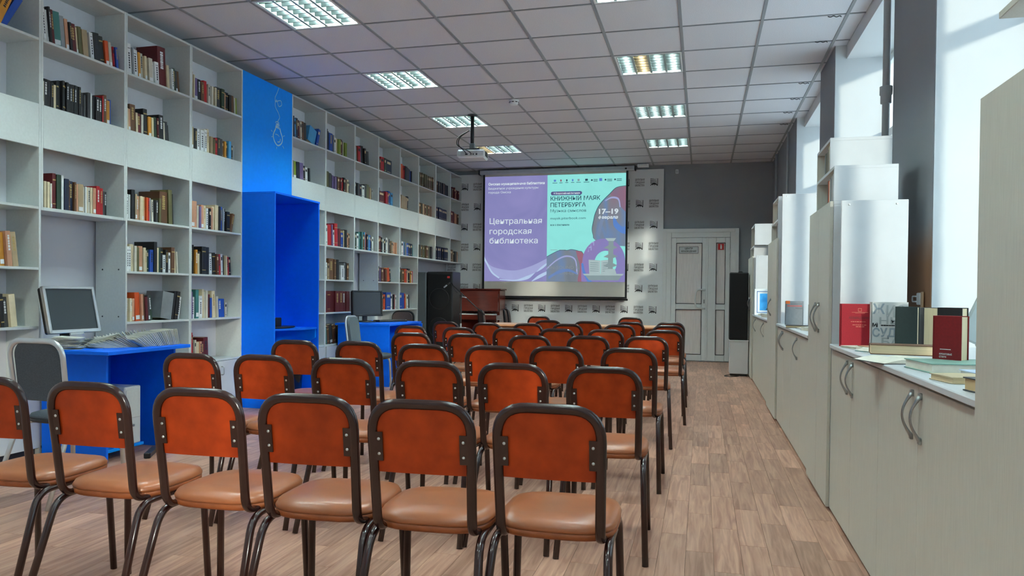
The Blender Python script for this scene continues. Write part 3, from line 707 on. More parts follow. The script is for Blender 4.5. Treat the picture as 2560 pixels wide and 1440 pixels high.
# ================================================================== CHAIRS
m_frame = M('dark_brown_gloss_enamel', (44, 17, 13), .25, .12, 25, coat=.35)
m_ply = M('orange_brown_plywood', (166, 54, 8), .5, .18, 5, (3, 1, 3), bump=.04, coat=.05, spec=.3, rnd=.07, c2=(174, 60, 12))
m_seat = M('tan_vinyl', (164, 96, 58), .34, .07, 10, bump=.06, coat=.15, rnd=.06)
m_edge = M('brown_seat_edge', (150, 78, 36), .5, .15, 30)
def ring(rx, ry0, ry1, z, n=32, p=3.6, cx=0):
    """super-elliptic outline, back edge ry0, front edge ry1"""
    out = []; cy = (ry0+ry1)/2; hy = (ry1-ry0)/2
    for j in range(n):
        a = 2*math.pi*j/n; c, s = math.cos(a), math.sin(a)
        out.append((cx+rx*math.copysign(abs(c)**(2/p), c), cy+hy*math.copysign(abs(s)**(2/p), s), z))
    return out
def chair_proto(name, frame, back, seat, edge, W=.143, H=.752, brackets=True, pad=0, cat='chair'):
    t = thing(name, 'x', cat)
    yb = lambda z: -.150-.05*(z-.385)/(H-.385)
    MB().tube(rpath([(-W+.008, .07, .392), (-W+.006, -.150, .384), (-W, -.200, H), (W, -.200, H), (W-.006, -.150, .384), (W-.008, .07, .392)], [.05, .088, .088, .05], 8), .0145, .0105, 12, nrm=(1, 0, 0)).build('back_frame', frame, t)
    for s in (-1, 1):
        MB().tube(rpath([(s*.158, .03, .376), (s*.158, -.150, .376), (s*.176, -.285, 0)], .055, 7), .0125, .0105, 10, nrm=(s, 0, 0)).build('leg', frame, t)
        MB().tube(rpath([(s*.158, .02, .376), (s*.158, .165, .376), (s*.170, .182, 0)], .055, 7), .0125, .0105, 10, nrm=(s, 0, 0)).build('leg', frame, t)
    MB().tube([(-.158, .09, .376), (.158, .09, .376)], .010, n=8).build('cross_bar', frame, t)
    MB().loft([ring(.166, -.128, .205, .380), ring(.172, -.134, .211, .386), ring(.172, -.134, .211, .400)]).build('seat_board', edge, t)
    MB().loft([ring(.172, -.134, .211, .4004), ring(.174, -.136, .213, .408), ring(.166, -.128, .205, .422), ring(.14, -.10, .175, .430), ring(.08, -.04, .11, .433)]).build('seat', seat, t)
    # back panel: rounded top corners, gently bowed
    pts = [(-.133, .557), (.133, .557)]
    for k in range(9):
        a = math.pi/2*k/8; pts.append((.133-.075+.075*math.cos(a), H-.008-.075+.075*math.sin(a)))
    for k in range(9):
        a = math.pi/2+math.pi/2*k/8; pts.append((-.133+.075+.075*math.cos(a), H-.008-.075+.075*math.sin(a)))
    if pad: pts = [(x*1.02, .50+(z-.557)*(H-.012-.50)/(H-.008-.557)) for x, z in pts]
    th = pad or .008
    def P(x, z, d): return (x, yb(z)+.001+d-.006*(1-(x/.14)**2), z)
    n = len(pts); b = MB()
    cols = 21
    # grid of columns so that the bow shows
    xs = [.138*math.sin(math.pi/2*(2*i/(cols-1)-1)) for i in range(cols)]
    def top(x):
        ax = abs(x); r = .078; e = .138-r
        return (H-.004) if ax <= e else (H-.004-r+math.sqrt(max(0, r*r-(ax-e)**2)))
    z0 = .50 if pad else .557
    rows_ = 4; vs = []; fs = []
    for side_, d in ((0, 0), (1, th)):
        for x in xs:
            for k in range(rows_+1): z = z0+(top(x)-z0)*k/rows_; vs.append(P(x, z, d))
    m = rows_+1; off = cols*m
    for i in range(cols-1):
        for k in range(rows_):
            q = [i*m+k, (i+1)*m+k, (i+1)*m+k+1, i*m+k+1]; fs.append(q); fs.append([v+off for v in q])
    rim = [i*m for i in range(cols)]+[(cols-1)*m+k for k in range(1, m)]+[i*m+m-1 for i in range(cols-2, -1, -1)]+[k for k in range(m-2, 0, -1)]
    for a, c in zip(rim, rim[1:]+rim[:1]): fs.append([a, c, c+off, a+off])
    b._add(vs, fs, False); bk = b.build('backrest', back, t)
    if brackets:
        for s in (-1, 1):
            q = MB(); x0, x1 = sorted((s*.110, s*.138)); za, zb = .590, .672
            q._add([(x, yb(z)-.008+dd, z) for x in (x0, x1) for z in (za, zb) for dd in (0, .004)], [(0,1,3,2),(4,6,7,5),(0,4,5,1),(2,3,7,6),(0,2,6,4),(1,5,7,3)])
            br = q.build('bracket', frame, t)
            for z in (.610, .652):
                y = yb(z)-.008; MB().lathe([(.0, -.0022), (.0026, -.0022), (.0044, -.001), (.0046, .001)], 10, (s*.121, y, z), 'y').build('screw', m_screw, br)
    return t
proto = chair_proto('brown_chair', m_frame, m_ply, m_seat, m_edge)
ROWN = {1: 'nearest row to the camera', 2: 'second row from the camera', 3: 'third row from the camera', 4: 'fourth row from the camera', 5: 'fifth row from the camera',
        6: 'sixth row from the camera', 7: 'seventh row, farthest of the audience'}
POS = {1: [(-2.302, 1.955), (-1.878, 1.934), (-1.464, 1.919), (-1.09, 1.905), (-.74, 1.896), (-.392, 1.933)],
       2: [(-2.296, 2.965), (-1.945, 3.006), (-1.533, 2.984), (-1.132, 2.991), (-.766, 3.011), (-.378, 2.992)],
       3: [(-2.359, 3.978), (-1.965, 4.026), (-1.53, 3.954), (-1.134, 3.974), (-.78, 4.052), (-.382, 4.084)],
       4: [(-2.04, 5.03), (-1.62, 5.06), (-1.16, 5.04), (-.77, 5.17), (-.372, 5.26)],
       5: [(-2.47, 6.08), (-1.995, 5.99), (-1.562, 6.05), (-1.17, 6.12), (-.77, 6.16), (-.30, 6.24)],
       6: [(-2.49, 7.07), (-2.034, 6.98), (-1.64, 7.05), (-1.26, 7.11), (-.76, 7.12), (-.31, 7.22)],
       7: [(-1.63, 7.98), (-1.18, 7.90), (-.73, 7.91), (-.32, 8.03)]}
YAW = {(1, 0): 2, (1, 1): 1, (1, 2): 2, (1, 3): 3, (1, 4): 3, (1, 5): 1, (2, 0): -1, (2, 5): 2, (3, 1): -2, (6, 0): -9, (5, 1): -6}
first = True
for r, ps in POS.items():
    for n, (x, y) in enumerate(ps):
        o = proto if first else copy_tree(proto); first = False
        a = math.radians(YAW.get((r, n), random.uniform(-2.5, 2.5)))
        o.rotation_euler = (0, 0, a); o.location = (x-.2*math.sin(a), y+.2*math.cos(a), 0)
        tag(o, 'brown plywood-backed chair with tan seat, %s, %s from left' % (ROWN[r], ORD[n]), 'chair', 'brown audience chairs in rows')
for (x, y, rz, lab) in ((-2.05, 9.20, 176, 'brown chair facing the audience behind the long table, left one'), (-.86, 9.28, 183, 'brown chair facing the audience behind the long table, right one')):
    o = copy_tree(proto); o.location = (x, y, 0); o.rotation_euler = (0, 0, math.radians(rz)); tag(o, lab, 'chair', 'brown chairs behind the table')

# grey office chairs
m_grey = M('charcoal_fabric', (74, 80, 88), .95, .16, 160, bump=.2)
m_greyl = M('slate_fabric', (106, 118, 126), .95, .12, 160, bump=.2)
m_brownf = M('dark_taupe_fabric', (92, 76, 74), .9, .12, 120, bump=.2)
g1 = chair_proto('office_chair', m_silver, m_grey, m_grey, m_black, W=.165, H=.80, brackets=False, pad=.03)
g1.location = (-3.17, 3.16, 0); g1.rotation_euler = (0, 0, math.radians(-2)); g1.scale = (1.02, 1.02, 1.0)
tag(g1, 'silver-framed chair with charcoal fabric back by the near blue desk', 'chair')
g2 = chair_proto('office_chair', m_silver, m_greyl, m_grey, m_black, W=.165, H=.80, brackets=False, pad=.03)
g2.location = (-3.28, 6.98, 0); g2.rotation_euler = (0, 0, math.radians(-84)); tag(g2, 'silver-framed chair with slate fabric back by the far blue desk', 'chair')
g3 = chair_proto('padded_chair', m_black, m_brownf, m_brownf, m_black, W=.15, H=.80, brackets=False, pad=.035)
g3.location = (-2.72, 10.95, 0); g3.rotation_euler = (0, 0, math.radians(-72)); tag(g3, 'dark taupe padded chair, right one of the three by the piano', 'chair', 'padded chairs by the piano')
for loc, rz, lab in (((-2.98, 10.55, 0), -60, 'dark taupe padded chair, middle one of the three by the piano'), ((-2.82, 11.42, 0), -62, 'dark taupe padded chair, one nearest the far wall by the piano')):
    o = copy_tree(g3); o.location = loc; o.rotation_euler = (0, 0, math.radians(rz)); tag(o, lab, 'chair', 'padded chairs by the piano')
o = copy_tree(g3); o.location = (-3.80, 8.90, 0); o.rotation_euler = (0, 0, math.radians(178)); tag(o, 'dark taupe padded chair tucked behind the far blue desk', 'chair', 'padded chairs by the piano'); del o['group']

# ================================================================== BLUE DESKS
def desk(name, label, x0, x1, y0, y1, z, px, py0, py1):
    t = thing(name, label, 'desk', ((x0+x1)/2, (y0+y1)/2, 0)); L = t.location
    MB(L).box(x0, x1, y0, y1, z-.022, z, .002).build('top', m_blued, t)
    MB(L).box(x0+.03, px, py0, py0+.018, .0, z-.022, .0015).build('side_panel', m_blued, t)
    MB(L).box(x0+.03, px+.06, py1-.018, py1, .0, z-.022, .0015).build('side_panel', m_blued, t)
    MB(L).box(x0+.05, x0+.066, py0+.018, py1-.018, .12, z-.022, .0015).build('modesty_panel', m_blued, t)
    MB(L).box(x0+.07, px-.02, py0+.018, py0+.34, .05, .068, .0015).build('low_shelf', m_blue, t)
    return t
desk('blue_desk', 'bright blue desk under the silver monitor, heaped with brochures', -4.008, -3.36, 3.625, 4.345, .69, -3.495, 3.752, 4.29)
desk('blue_desk', 'bright blue desk holding the black monitor near the loudspeaker', -4.01, -3.345, 7.63, 8.60, .70, -3.335-.02, 7.642, 8.50)

def monitor(label, c, nrm_deg, w, h, tilt, bezel, zdesk, screenm):
    t = thing('monitor', label, 'monitor', (c[0], c[1], zdesk), math.radians(nrm_deg+90))
    zc = c[2]-zdesk; R = Matrix.Rotation(math.radians(-tilt), 3, 'X')
    P = lambda x, y, z: Vector((0, 0, zc))+R@Vector((x, y, z))
    b = MB(); t_ = .018
    for (xa, xb, za, zb) in ((-w/2, -w/2+t_, -h/2, h/2), (w/2-t_, w/2, -h/2, h/2), (-w/2, w/2, h/2-t_, h/2), (-w/2, w/2, -h/2, -h/2+t_*1.3)):
        b.cbox(P((xa+xb)/2, 0, (za+zb)/2), ((xb-xa)/2, .014, (zb-za)/2), .003, R)
    b.build('bezel', bezel, t)
    MB().cbox(P(0, .002, 0), (w/2-t_+.002, .006, h/2-t_+.002), 0, R).build('screen', screenm, t)
    MB().cbox(P(0, .028, 0), (w/2-.004, .016, h/2-.004), .008, R).build('back_shell', m_black, t)
    b = MB(); b.cbox((0, .055, (zc-h/2+.06)/2+.01), (.03, .012, (zc-h/2+.10)/2), .004); b.build('neck', m_black, t)
    b = MB().loft([ring(.11, -.06, .13, 0, 24, 3), ring(.11, -.06, .13, .008, 24, 3), ring(.06, .0, .11, .018, 24, 3)]); b.build('base', m_black, t)
    return t
m_scr = M('dark_lcd', (58, 64, 68), .28, .03, 3)
m_scr2 = M('black_lcd', (30, 34, 42), .25, .03, 3)
mo = monitor('square monitor with a silver bezel on the near blue desk', (-3.865, 3.865, .925), -4, .37, .300, 13, m_silver, .69, m_scr)
MB().cbox((.0, -.045, .085), (.05, .006, .007), .002).build('badge_bar', m_silver, mo)
monitor('black monitor on the far blue desk', (-3.80, 8.02, .92), -34, .40, .30, 3, m_black, .70, m_scr2)
t = thing('keyboard', 'black keyboard lying on the far blue desk', 'keyboard', (-3.62, 8.28, .70), math.radians(58))
MB().cbox((0, 0, .010), (.20, .07, .010), .004).build('case', m_black, t)
b = MB()
for i in range(14):
    for j in range(5): b.cbox((-.182+.028*i, -.05+.025*j, .0215), (.0115, .0095, .0025), .001)
tag(b.build('keys', m_dark, t), kind='stuff')

# brochures heaped on the near desk
m_bro = [M('brochure_paper_%d' % q, c, .7, .08, 60) for q, c in enumerate(((216, 214, 200), (204, 202, 186), (222, 220, 210), (196, 196, 188)))]
def brochure_mesh(q, w=.145, h=.105, open_=.006):
    b = MB()
    b.cbox((0, 0, .0015), (w/2, h/2, .0012), .0006); b.cbox((.001, .001, .0015+open_*.55), (w/2-.003, h/2-.002, .001), .0005, Matrix.Rotation(math.atan2(open_, w), 3, 'Y'))
    return b.mesh('brochure', m_bro[q])
bro_me = [brochure_mesh(q) for q in range(4)]
rb = random.Random(5)
def brochure(loc, rot, lab, grp):
    o = inst('brochure', bro_me[rb.randrange(4)], None, loc, rot); return tag(o, lab, 'brochure', grp)
# (a) flat stack left of the monitor, (b) sliding pile, (c) two leaning rows
z = .6905
for q in range(9):
    brochure((-3.74+rb.uniform(-.01, .01), 3.715+rb.uniform(-.01, .01), z), (rb.uniform(-.03, .03), rb.uniform(-.03, .03), rb.uniform(.3, .7)), 'thin pale brochure in the small stack left of the silver monitor', 'brochures left of the monitor'); z += .0085
z = .6905
for q in range(13):
    brochure((-3.715+q*.004, 3.90+q*.003, z), (0, math.radians(-2-q*1.2), rb.uniform(.55, .75)), 'thin pale brochure in the sliding pile before the monitor', 'sliding brochure pile'); z += .0052
def lean_row(p0, p1, n, a0, a1, hgt, lab, grp):
    p0, p1 = Vector(p0), Vector(p1); dirn = (p1-p0).normalized(); ang = math.atan2(dirn.y, dirn.x)
    for k in range(n):
        f = k/(n-1); p = p0.lerp(p1, f); th = math.radians(a0+(a1-a0)*f+rb.uniform(-3, 3))
        # a brochure standing on its long edge, leaning back along the row
        R = Matrix.Rotation(ang, 4, 'Z')@Matrix.Rotation(-th, 4, 'Y')@Matrix.Translation((hgt/2, 0, 0))@Matrix.Rotation(math.pi/2, 4, 'Z')
        o = brochure((0, 0, 0), (0, 0, 0), lab, grp)
        o.matrix_world = Matrix.Translation((p.x, p.y, .692+rb.uniform(0, .001)))@R
lean_row((-3.64, 3.90, 0), (-3.53, 4.04, 0), 20, 168, 140, .105, 'thin pale brochure in the flattened fan row at the middle of the desk', 'fan row of brochures in the middle')
lean_row((-3.52, 4.04, 0), (-3.475, 4.30, 0), 22, 150, 100, .105, 'thin pale brochure in the steeper leaning row at the desk end', 'leaning row of brochures at the desk end')
lean_row((-3.86, 4.06, 0), (-3.62, 4.28, 0), 22, 165, 112, .105, 'thin pale brochure in the leaning row at the back of the desk', 'leaning row of brochures at the back')
t = thing('computer_tower', 'white computer tower on the low shelf under the near desk', 'computer', (-3.66, 4.0, .068))
MB().cbox((0, 0, .185), (.14, .07, .185), .006).build('case', m_white, t)
MB().cbox((.142, 0, .26), (.003, .06, .09), .002).build('drive_bay', m_board, t); MB().lathe([(.0, .0), (.008, .0), (.008, .004), (.0, .005)], 12, (.144, 0, .12), 'x').build('power_button', m_metal, t)
t = thing('power_strip', 'black power strip on the floor by the near desk', 'power strip', (-3.40, 4.02, 0), .5)
MB().cbox((0, 0, .018), (.02, .11, .018), .005).build('body', m_black, t)
b = MB()
for q in range(3): b.lathe([(.014, .036), (.014, .0365), (.011, .0372)], 14, (0, -.06+.05*q, 0))
b.build('sockets', m_dark, t)
# ================================================================== CABINETS UNDER THE WINDOWS
XB = .93
def bow_handle(o, L, y, zc, h=.13, parent=None):
    """grey bow handle on a front at x=XR"""
    pts = []
    for k in range(13):
        f = k/12; pts.append((XR-.004-.026*math.sin(math.pi*f), y, zc+h/2-h*f))
    b = MB(L).tube(pts, .0062, .0035, 8, nrm=(0, 1, 0), taper=lambda f: 1+.9*abs(2*f-1)**3)
    for s in (1, -1): b.cbox((XR-.004, y, zc+s*h/2), (.005, .008, .010), .002)
    return b.build('handle', m_metal, parent or o)
def base_unit(y0, y1, label, handles):
    o = thing('base_cabinet', label, 'cabinet', ((XR+XB)/2, (y0+y1)/2, 0), 0, 'base cabinets under the windows'); L = o.location
    for y in (y0, y1-PT): MB(L).box(XR+.018, XB, y+.0005, y+PT-.0005, .02, .800, .001).build('side_panel', m_cab, o)
    MB(L).box(XR+.03, XB, y0+PT, y1-PT, 0, .016).build('plinth', m_dark, o)
    MB(L).box(XB-.006, XB, y0+PT, y1-PT, .02, .80).build('back_panel', m_white, o)
    MB(L).box(XR+.02, XB-.006, y0+PT, y1-PT, .40, .416).build('shelf', m_cab, o)
    m = (y0+y1)/2
    for (a, c), hy in zip(((y0, m), (m, y1)), handles):
        d = MB(L).box(XR, XR+.016, a+.0012, c-.0012, .018, .796, .0012).build('door', m_cab, o)
        if hy: bow_handle(o, L, hy, .705, .13, d)
    return o
def worktop(y0, y1, label):
    o = MB((0, 0, 0)).box(XR-.014, XW, y0, y1, .806, .826, .003).build('worktop', m_white)
    tag(o, label, 'worktop', 'worktops under the windows')
    return o
base_unit(1.905, 2.915, 'ash-grey base cabinet next to the near tall cabinet, right of the pair', (2.380, 2.468))
base_unit(2.915, 3.925, 'ash-grey base cabinet under the red books, left of the pair', (3.385, 3.500))
worktop(1.885, 3.90, 'pale worktop strewn with books beside the near tall cabinet')
base_unit(4.645, 5.625, 'ash-grey base cabinet right below the middle window worktop', (5.279, None))
base_unit(5.625, 6.605, 'ash-grey base cabinet left below the middle window worktop', (6.15, 6.23))
worktop(4.69, 6.60, 'pale worktop with the grey album, between two tall cabinets')
base_unit(7.465, 8.575, 'ash-grey base cabinet right below the framed blue picture', (8.061, None))
base_unit(8.575, 9.685, 'ash-grey base cabinet left below the framed blue picture', (9.236, None))
worktop(7.46, 9.67, 'pale worktop with the framed blue picture')

def tall_unit(y0, y1, ztop, label, handles, hz, tiers=(), single=False):
    o = thing('tall_cabinet', label, 'cabinet', ((XR+XB)/2, (y0+y1)/2, 0), 0, 'tall cabinets between the windows'); L = o.location
    for y in (y0, y1-PT): MB(L).box(XR+.001 if y == y0 else XR+.018, XB-.01, y+.0005, y+PT-.0005, .02, ztop-.018, .001).build('side_panel', m_white if y == y0 else m_cab, o)
    MB(L).box(XR+.03, XB-.01, y0+PT, y1-PT, 0, .016).build('plinth', m_dark, o)
    MB(L).box(XB-.016, XB-.01, y0+PT, y1-PT, .02, ztop-.018).build('back_panel', m_white, o)
    MB(L).box(XR, XB-.01, y0, y1, ztop-.018, ztop, .001).build('top_panel', m_white, o)
    m = (y0+y1)/2
    for (a, c), hy in zip(((y0+.001, m), (m, y1)), handles):
        d = MB(L).box(XR-.016, XR, a+.0012, c-.0012, .018, ztop-.001, .0012).build('door', m_cab, o)
        if hy:
            h = bow_handle(o, L, hy, hz, .14, d); h.location.x -= .016
    for (a, c, z0, z1) in tiers:
        t = MB(L); MB(L).box(XR, XB-.02, a, a+PT, z0, z1-PT, .001).build('tier_side', m_white, o)
        MB(L).box(XR, XB-.02, c-PT, c, z0, z1-PT, .001).build('tier_side', m_cab, o)
        MB(L).box(XB-.026, XB-.02, a+PT, c-PT, z0, z1-PT).build('tier_back', m_cab, o)
        MB(L).box(XR, XB-.02, a, c, z1-PT, z1, .001).build('tier_top', m_white, o)
    return o
tall_unit(1.05, 1.90, 1.511, 'dark ash-grey tall cabinet at the right edge of the photo', (None, None), .95)
tall_unit(3.93, 4.64, 1.527, 'ash-grey tall cabinet with two stepped shelf tiers behind the red book', (4.345, 4.228), .945, ((3.93, 4.50, 1.527, 1.700), (4.06, 4.50, 1.700, 1.862)))
tall_unit(6.61, 7.46, 1.545, 'ash-grey tall cabinet beside the middle window with shelf tiers', (None, 7.075), .955, ((6.70, 7.30, 1.545, 1.715), (6.70, 7.20, 1.715, 1.905)))
tall_unit(9.69, 10.56, 1.55, 'ash-grey tall cabinet farthest along the window wall', (None, 10.1), .955, ((9.72, 10.40, 1.55, 1.68), (9.60, 10.25, 1.68, 1.94)))
# shelf board above the near tall cabinet
o = thing('wall_shelf', 'grey shelf board on a bracket in the top right corner', 'shelf', (.78, 1.4, 1.669))
MB(o.location).box(XR, .95, .95, 1.846, 1.669, 1.684, .001).build('board', m_cab, o)
MB(o.location).box(XR+.02, XB, 1.0, 1.016, 1.511, 1.669, .001).build('support', m_cab, o); 
# loose white boards leaning on the cabinet sides
def loose(y, x0, x1, z1, label):
    t = thing('white_board', label, 'board', ((x0+x1)/2, y, .826), 0, 'loose white boards on the worktops'); L = t.location
    b = MB(L).box(x0, x1, y-.008, y+.008, .8265, z1, .002); b.build('sheet', m_white, t)
    for x in (x0+.035, x1-.05): MB(L).lathe([(.0, -.0115), (.004, -.011), (.005, -.008)], 10, (x, y, z1-.02), 'y').build('screw_cap', m_pvc, t)
    return t
loose(3.845, .642, .934, 1.517, 'white board standing behind the red book, against the tall cabinet')
loose(6.56, .640, .95, 1.905, 'tall white board behind the grey album on the middle worktop')
loose(9.58, .636, .92, 1.55, 'white board behind the framed blue picture')

# ---- things lying and standing on the worktops
ZT = .8265
def cover_book(name_lab, x0, y, w, t, h, col, grp=None, yaw=0, pages=None, tilt=0):
    """book standing upright with its front cover toward the camera, spine on the left"""
    b, p = MB(), MB(); book_meshes(b, p, t, h, w, .003)
    o = b.build('book', col); tag(o, name_lab, 'book', grp); p.build('pages', pages or m_page, o)
    # local: spine +X, cover at y=t.  turn half way round: spine to -X, cover toward -Y
    o.rotation_euler = (math.radians(tilt), 0, math.pi+math.radians(yaw)); o.location = (x0, y+t, ZT)
    return o
m_red = M('red_cloth', (158, 8, 32), .7, .08, 200, bump=.1)
m_redd = M('crimson_cloth', (130, 6, 16), .6, .1, 120, bump=.05)
m_dgreen = M('dark_green_cloth', (30, 46, 46), .6, .1, 120, bump=.1)
m_white2 = M('white_dust_jacket', (206, 208, 204), .5, .05, 20)
m_gletter = M('grey_lettering', (148, 160, 168), .6, .05)
m_gletter2 = M('pale_grey_lettering', (168, 174, 172), .6, .05)
m_bletter = M('black_lettering', (20, 20, 22), .5, .05)
m_rletter = M('dull_red_lettering', (112, 12, 28), .5, .05)
m_tletter = M('tan_lettering', (208, 120, 100), .5, .05)
rb1 = cover_book('red cloth book with embossed title standing by the white board', .626, 3.72, .150, .026, .198, m_red, yaw=0)
RZ = (math.pi/2, 0, math.pi)      # lettering on a cover: local frame is turned half round
def cover_text(o, body, x, z, w, cap, mat, t, bold=0):
    """x measured from the spine edge, on the cover at local y=t"""
    return text(body, -x, t+.0006, z, w, cap, mat, o, bold=bold, rot=RZ)
cover_text(rb1, 'АЕЗМИЦДАРИК', .035, .128, .088, .011, m_rletter, .026, .03)
b = MB(); b.box(-.118, -.048, .0262, .0268, .158, .1595); b.box(-.104, -.062, .0262, .0268, .155, .156)
for a in ((-.090, -.088, .162, .178), (-.076, -.074, .162, .178), (-.090, -.074, .162, .164), (-.090, -.074, .176, .178)): b.box(a[0], a[1], .0262, .0268, a[2], a[3])
for z, w0, w1 in ((.114, .045, .105), (.099, .052, .102), (.091, .066, .092)):
    x = w0
    while x < w1: q = random.uniform(.004, .011); b.box(-x-q, -x, .0262, .0268, z, z+.003); x += q+.0022
b.build('title_ornament', m_tletter, rb1)
wb = cover_book('white book with large grey letters, between red and dark green books', .752, 3.70, .155, .03, .208, m_white2, tilt=0)
cover_text(wb, 'Ж', .006, .155, .052, .044, m_gletter, .03, .03)
cover_text(wb, 'ИЗ', .064, .140, .075, .052, m_gletter2, .03, .02)
cover_text(wb, 'НЬ', .035, .108, .080, .030, m_gletter2, .0299, .02)
cover_text(wb, 'И', .006, .094, .022, .017, m_bletter, .03, .05)
cover_text(wb, 'СУДЬ', .006, .050, .130, .038, m_gletter, .03, .03)
cover_text(wb, 'БА', .045, .010, .080, .034, m_gletter2, .03, .02)
b = MB(); x = .042
while x < .12: q = random.uniform(.005, .014); b.box(-x-q, -x, .0302, .0307, .099, .104); x += q+.001
b.box(-.13, -.10, .0302, .0307, .106, .1075); b.build('author_line', m_bletter, wb)
gb = cover_book('dark green book turned slightly, standing beside the white lettered book', .836, 3.55, .088, .036, .190, m_dgreen, yaw=-28)
g_ = MB(); p_ = MB(); book_meshes(g_, p_, .072, .186, .13, .003)
o = g_.build('book', CNT['d']); tag(o, 'thick book standing with its tan page edges toward the camera', 'book'); p_.build('pages', m_page, o); o.location = (1.012, 3.70, ZT); o.rotation_euler = (0, 0, math.radians(88))
bk = cover_book('black book standing behind the small crimson book', .866, 3.00, .085, .05, .195, CNT['k'], yaw=-40)
cb_ = cover_book('small crimson book with white print at the right end of the worktop', .772, 2.70, .090, .05, .172, m_redd, yaw=-42)
cover_text(cb_, 'ФРОНТОВЫЕ', .022, .045, .040, .0055, m_lab, .05, .03); cover_text(cb_, 'СТИХИ', .022, .036, .022, .0055, m_lab, .05, .03)
b = MB(); b.box(-.058, -.024, .0502, .0506, .062, .0645); b.build('author_line', m_lab, cb_)
# grey box file leaning at the back
t = thing('box_file', 'pale grey open box file leaning behind the black book', 'folder', (1.08, 3.36, ZT), 0, rot=(0, math.radians(24), math.radians(6)))
m_bf = M('pale_grey_card', (176, 184, 182), .6, .04, 20)
MB().cbox((-.045, 0, .115), (.038, .012, .115), .006).build('cover', m_bf, t); MB().cbox((.045, .02, .105), (.045, .012, .11), .006).build('cover', m_bf, t)
MB().cbox((.0, .012, .115), (.006, .016, .112), .003).build('hinge', m_bf, t); t.location.z = ZT+.04
MB().cbox((-.045, -.0125, .17), (.022, .0008, .004), 0).build('slot', m_dark, t)
# lying books: spine direction given by yaw
def lying(label, x, y, w, l, th, col, yaw=0, z=ZT, pages=None, pitch=0):
    """flat book; w across (fore-edge to spine), l along the spine"""
    b, p = MB(), MB(); book_meshes(b, p, th, l, w, .003)
    o = b.build('book', col); tag(o, label, 'book'); p.build('pages', pages or m_page, o)
    o.matrix_world = Matrix.Translation((x, y, z))@Matrix.Rotation(math.radians(yaw), 4, 'Z')@Matrix.Rotation(math.radians(pitch), 4, 'X')@Matrix.Translation((w/2, l/2, 0))@Matrix.Rotation(math.pi/2, 4, 'X')
    return o
m_pgreen = M('pale_green_cover', (134, 172, 156), .45, .06, 20)
m_tanp = M('tan_pages', (206, 176, 132), .85, .1, 6, (120, 1, 1))
lying('thick book lying with tan page edges toward the camera', .80, 3.30, .11, .26, .040, CNT['u'], 82, pages=m_page)
lying('pale green book lying across the worktop', .775, 2.62, .22, .20, .030, m_pgreen, 8, pages=m_paper)
lying('blue-edged white book lying under the crimson book', .84, 2.42, .17, .14, .018, M('pale_blue_cover', (188, 204, 226), .4), 6, pages=m_paper)
lying('tan booklet lying in front of the pale green book', .70, 2.29, .12, .12, .018, M('tan_cover', (206, 186, 148), .5), 12, pages=m_page)
lying('tan paperback lying against the near tall cabinet', .79, 2.15, .10, .12, .016, M('beige_cover', (214, 194, 156), .5), 0, pages=m_page)
lying('thick brown-paged book with grey cover lying at the worktop corner', .735, 2.02, .17, .16, .034, CNT['d'], 10, pages=m_tanp)
lying('small cream booklet lying at the far end below the red book', .675, 3.60, .09, .11, .010, CNT['i'], 25, pages=m_paper)
lying('small pink-edged booklet lying below the red book', .735, 3.55, .09, .12, .014, CNT['p'], 15, pages=m_paper)
def open_book(label, x, y, w, l, yaw, cov):
    t = thing('open_book', label, 'book', (x, y, ZT), math.radians(yaw))
    for s in (-1, 1):
        n = 8; pr = [(s*w*k/n, .003+.016*math.sin(math.pi*min(1, (k/n)*.9+.12))*(1-.45*k/n)) for k in range(n+1)]
        MB().prism([(q[0], q[1]) for q in pr]+[(s*w, .002), (0, .002)], 'y', -l/2, l/2).build('page_block', m_paper, t)
    MB().cbox((0, 0, .001), (w+.003, l/2+.003, .001), 0).build('cover', cov, t)
    return t
open_book('open white booklet with a green picture, left of the thick lying book', .735, 3.42, .075, .12, 35, CNT['e'])
open_book('open white magazine lying behind the pale green book', .70, 2.92, .13, .19, 20, CNT['d'])
o = thing('green_photo', 'green photograph printed in the open booklet', 'photo', (.775, 3.475, .850), math.radians(35)); MB().cbox((0, 0, 0), (.03, .045, .0006), 0).build('print', M('green_print', (150, 180, 160), .5, .3, 60), o)
# white plastic pad with a wire loop by the pier
t = thing('wall_hook', 'white plastic pad with a wire loop fixed to the pier', 'hook', (1.046, 4.05, 1.05), 0)
MB().cbox((-.006, 0, .0), (.006, .03, .03), .004).build('pad', m_pvc, t); MB().cbox((-.004, -.045, -.01), (.004, .018, .045), .003).build('plate', M('beige_plastic', (214, 178, 138), .4), t)
MB().tube(rpath([(-.014, .02, .012), (-.014, .09, .012), (-.014, .09, -.014), (-.014, .02, -.014)], .012), .004, n=8).build('loop', m_pvc, t)
# middle worktop
m_alb = M('grey_album_cover', (128, 134, 140), .5, .06, 60)
al = cover_book('large grey album with an orange sticker on the middle worktop', .648, 6.28, .135, .024, .190, m_alb)
b = MB(); b.box(-.034, -.002, .0242, .0247, .168, .192); b.build('sticker', M('orange_sticker', (238, 116, 44), .6), al)
b = MB(); x = .014
while x < .12: q = random.uniform(.006, .013); b.box(-x-q, -x, .0242, .0247, .146, .157); x += q+.002
b.build('title_line', M('faded_red_print', (190, 96, 92), .6), al)
b = MB(); b.box(-.125, -.04, .0242, .0247, .166, .168); b.box(-.125, -.075, .0242, .0247, .134, .136); b.box(-.125, -.085, .0242, .0247, .128, .129); b.build('rule_lines', m_dkprint, al)
cover_book('black folder standing at the right end of the middle worktop', .815, 6.22, .06, .03, .165, CNT['k'])
lying('black-edged booklet lying before the grey album', .70, 5.75, .14, .20, .018, CNT['k'], 80, pages=m_page)
open_book('open white magazine lying before the grey album', .80, 5.55, .13, .2, 10, CNT['n'])
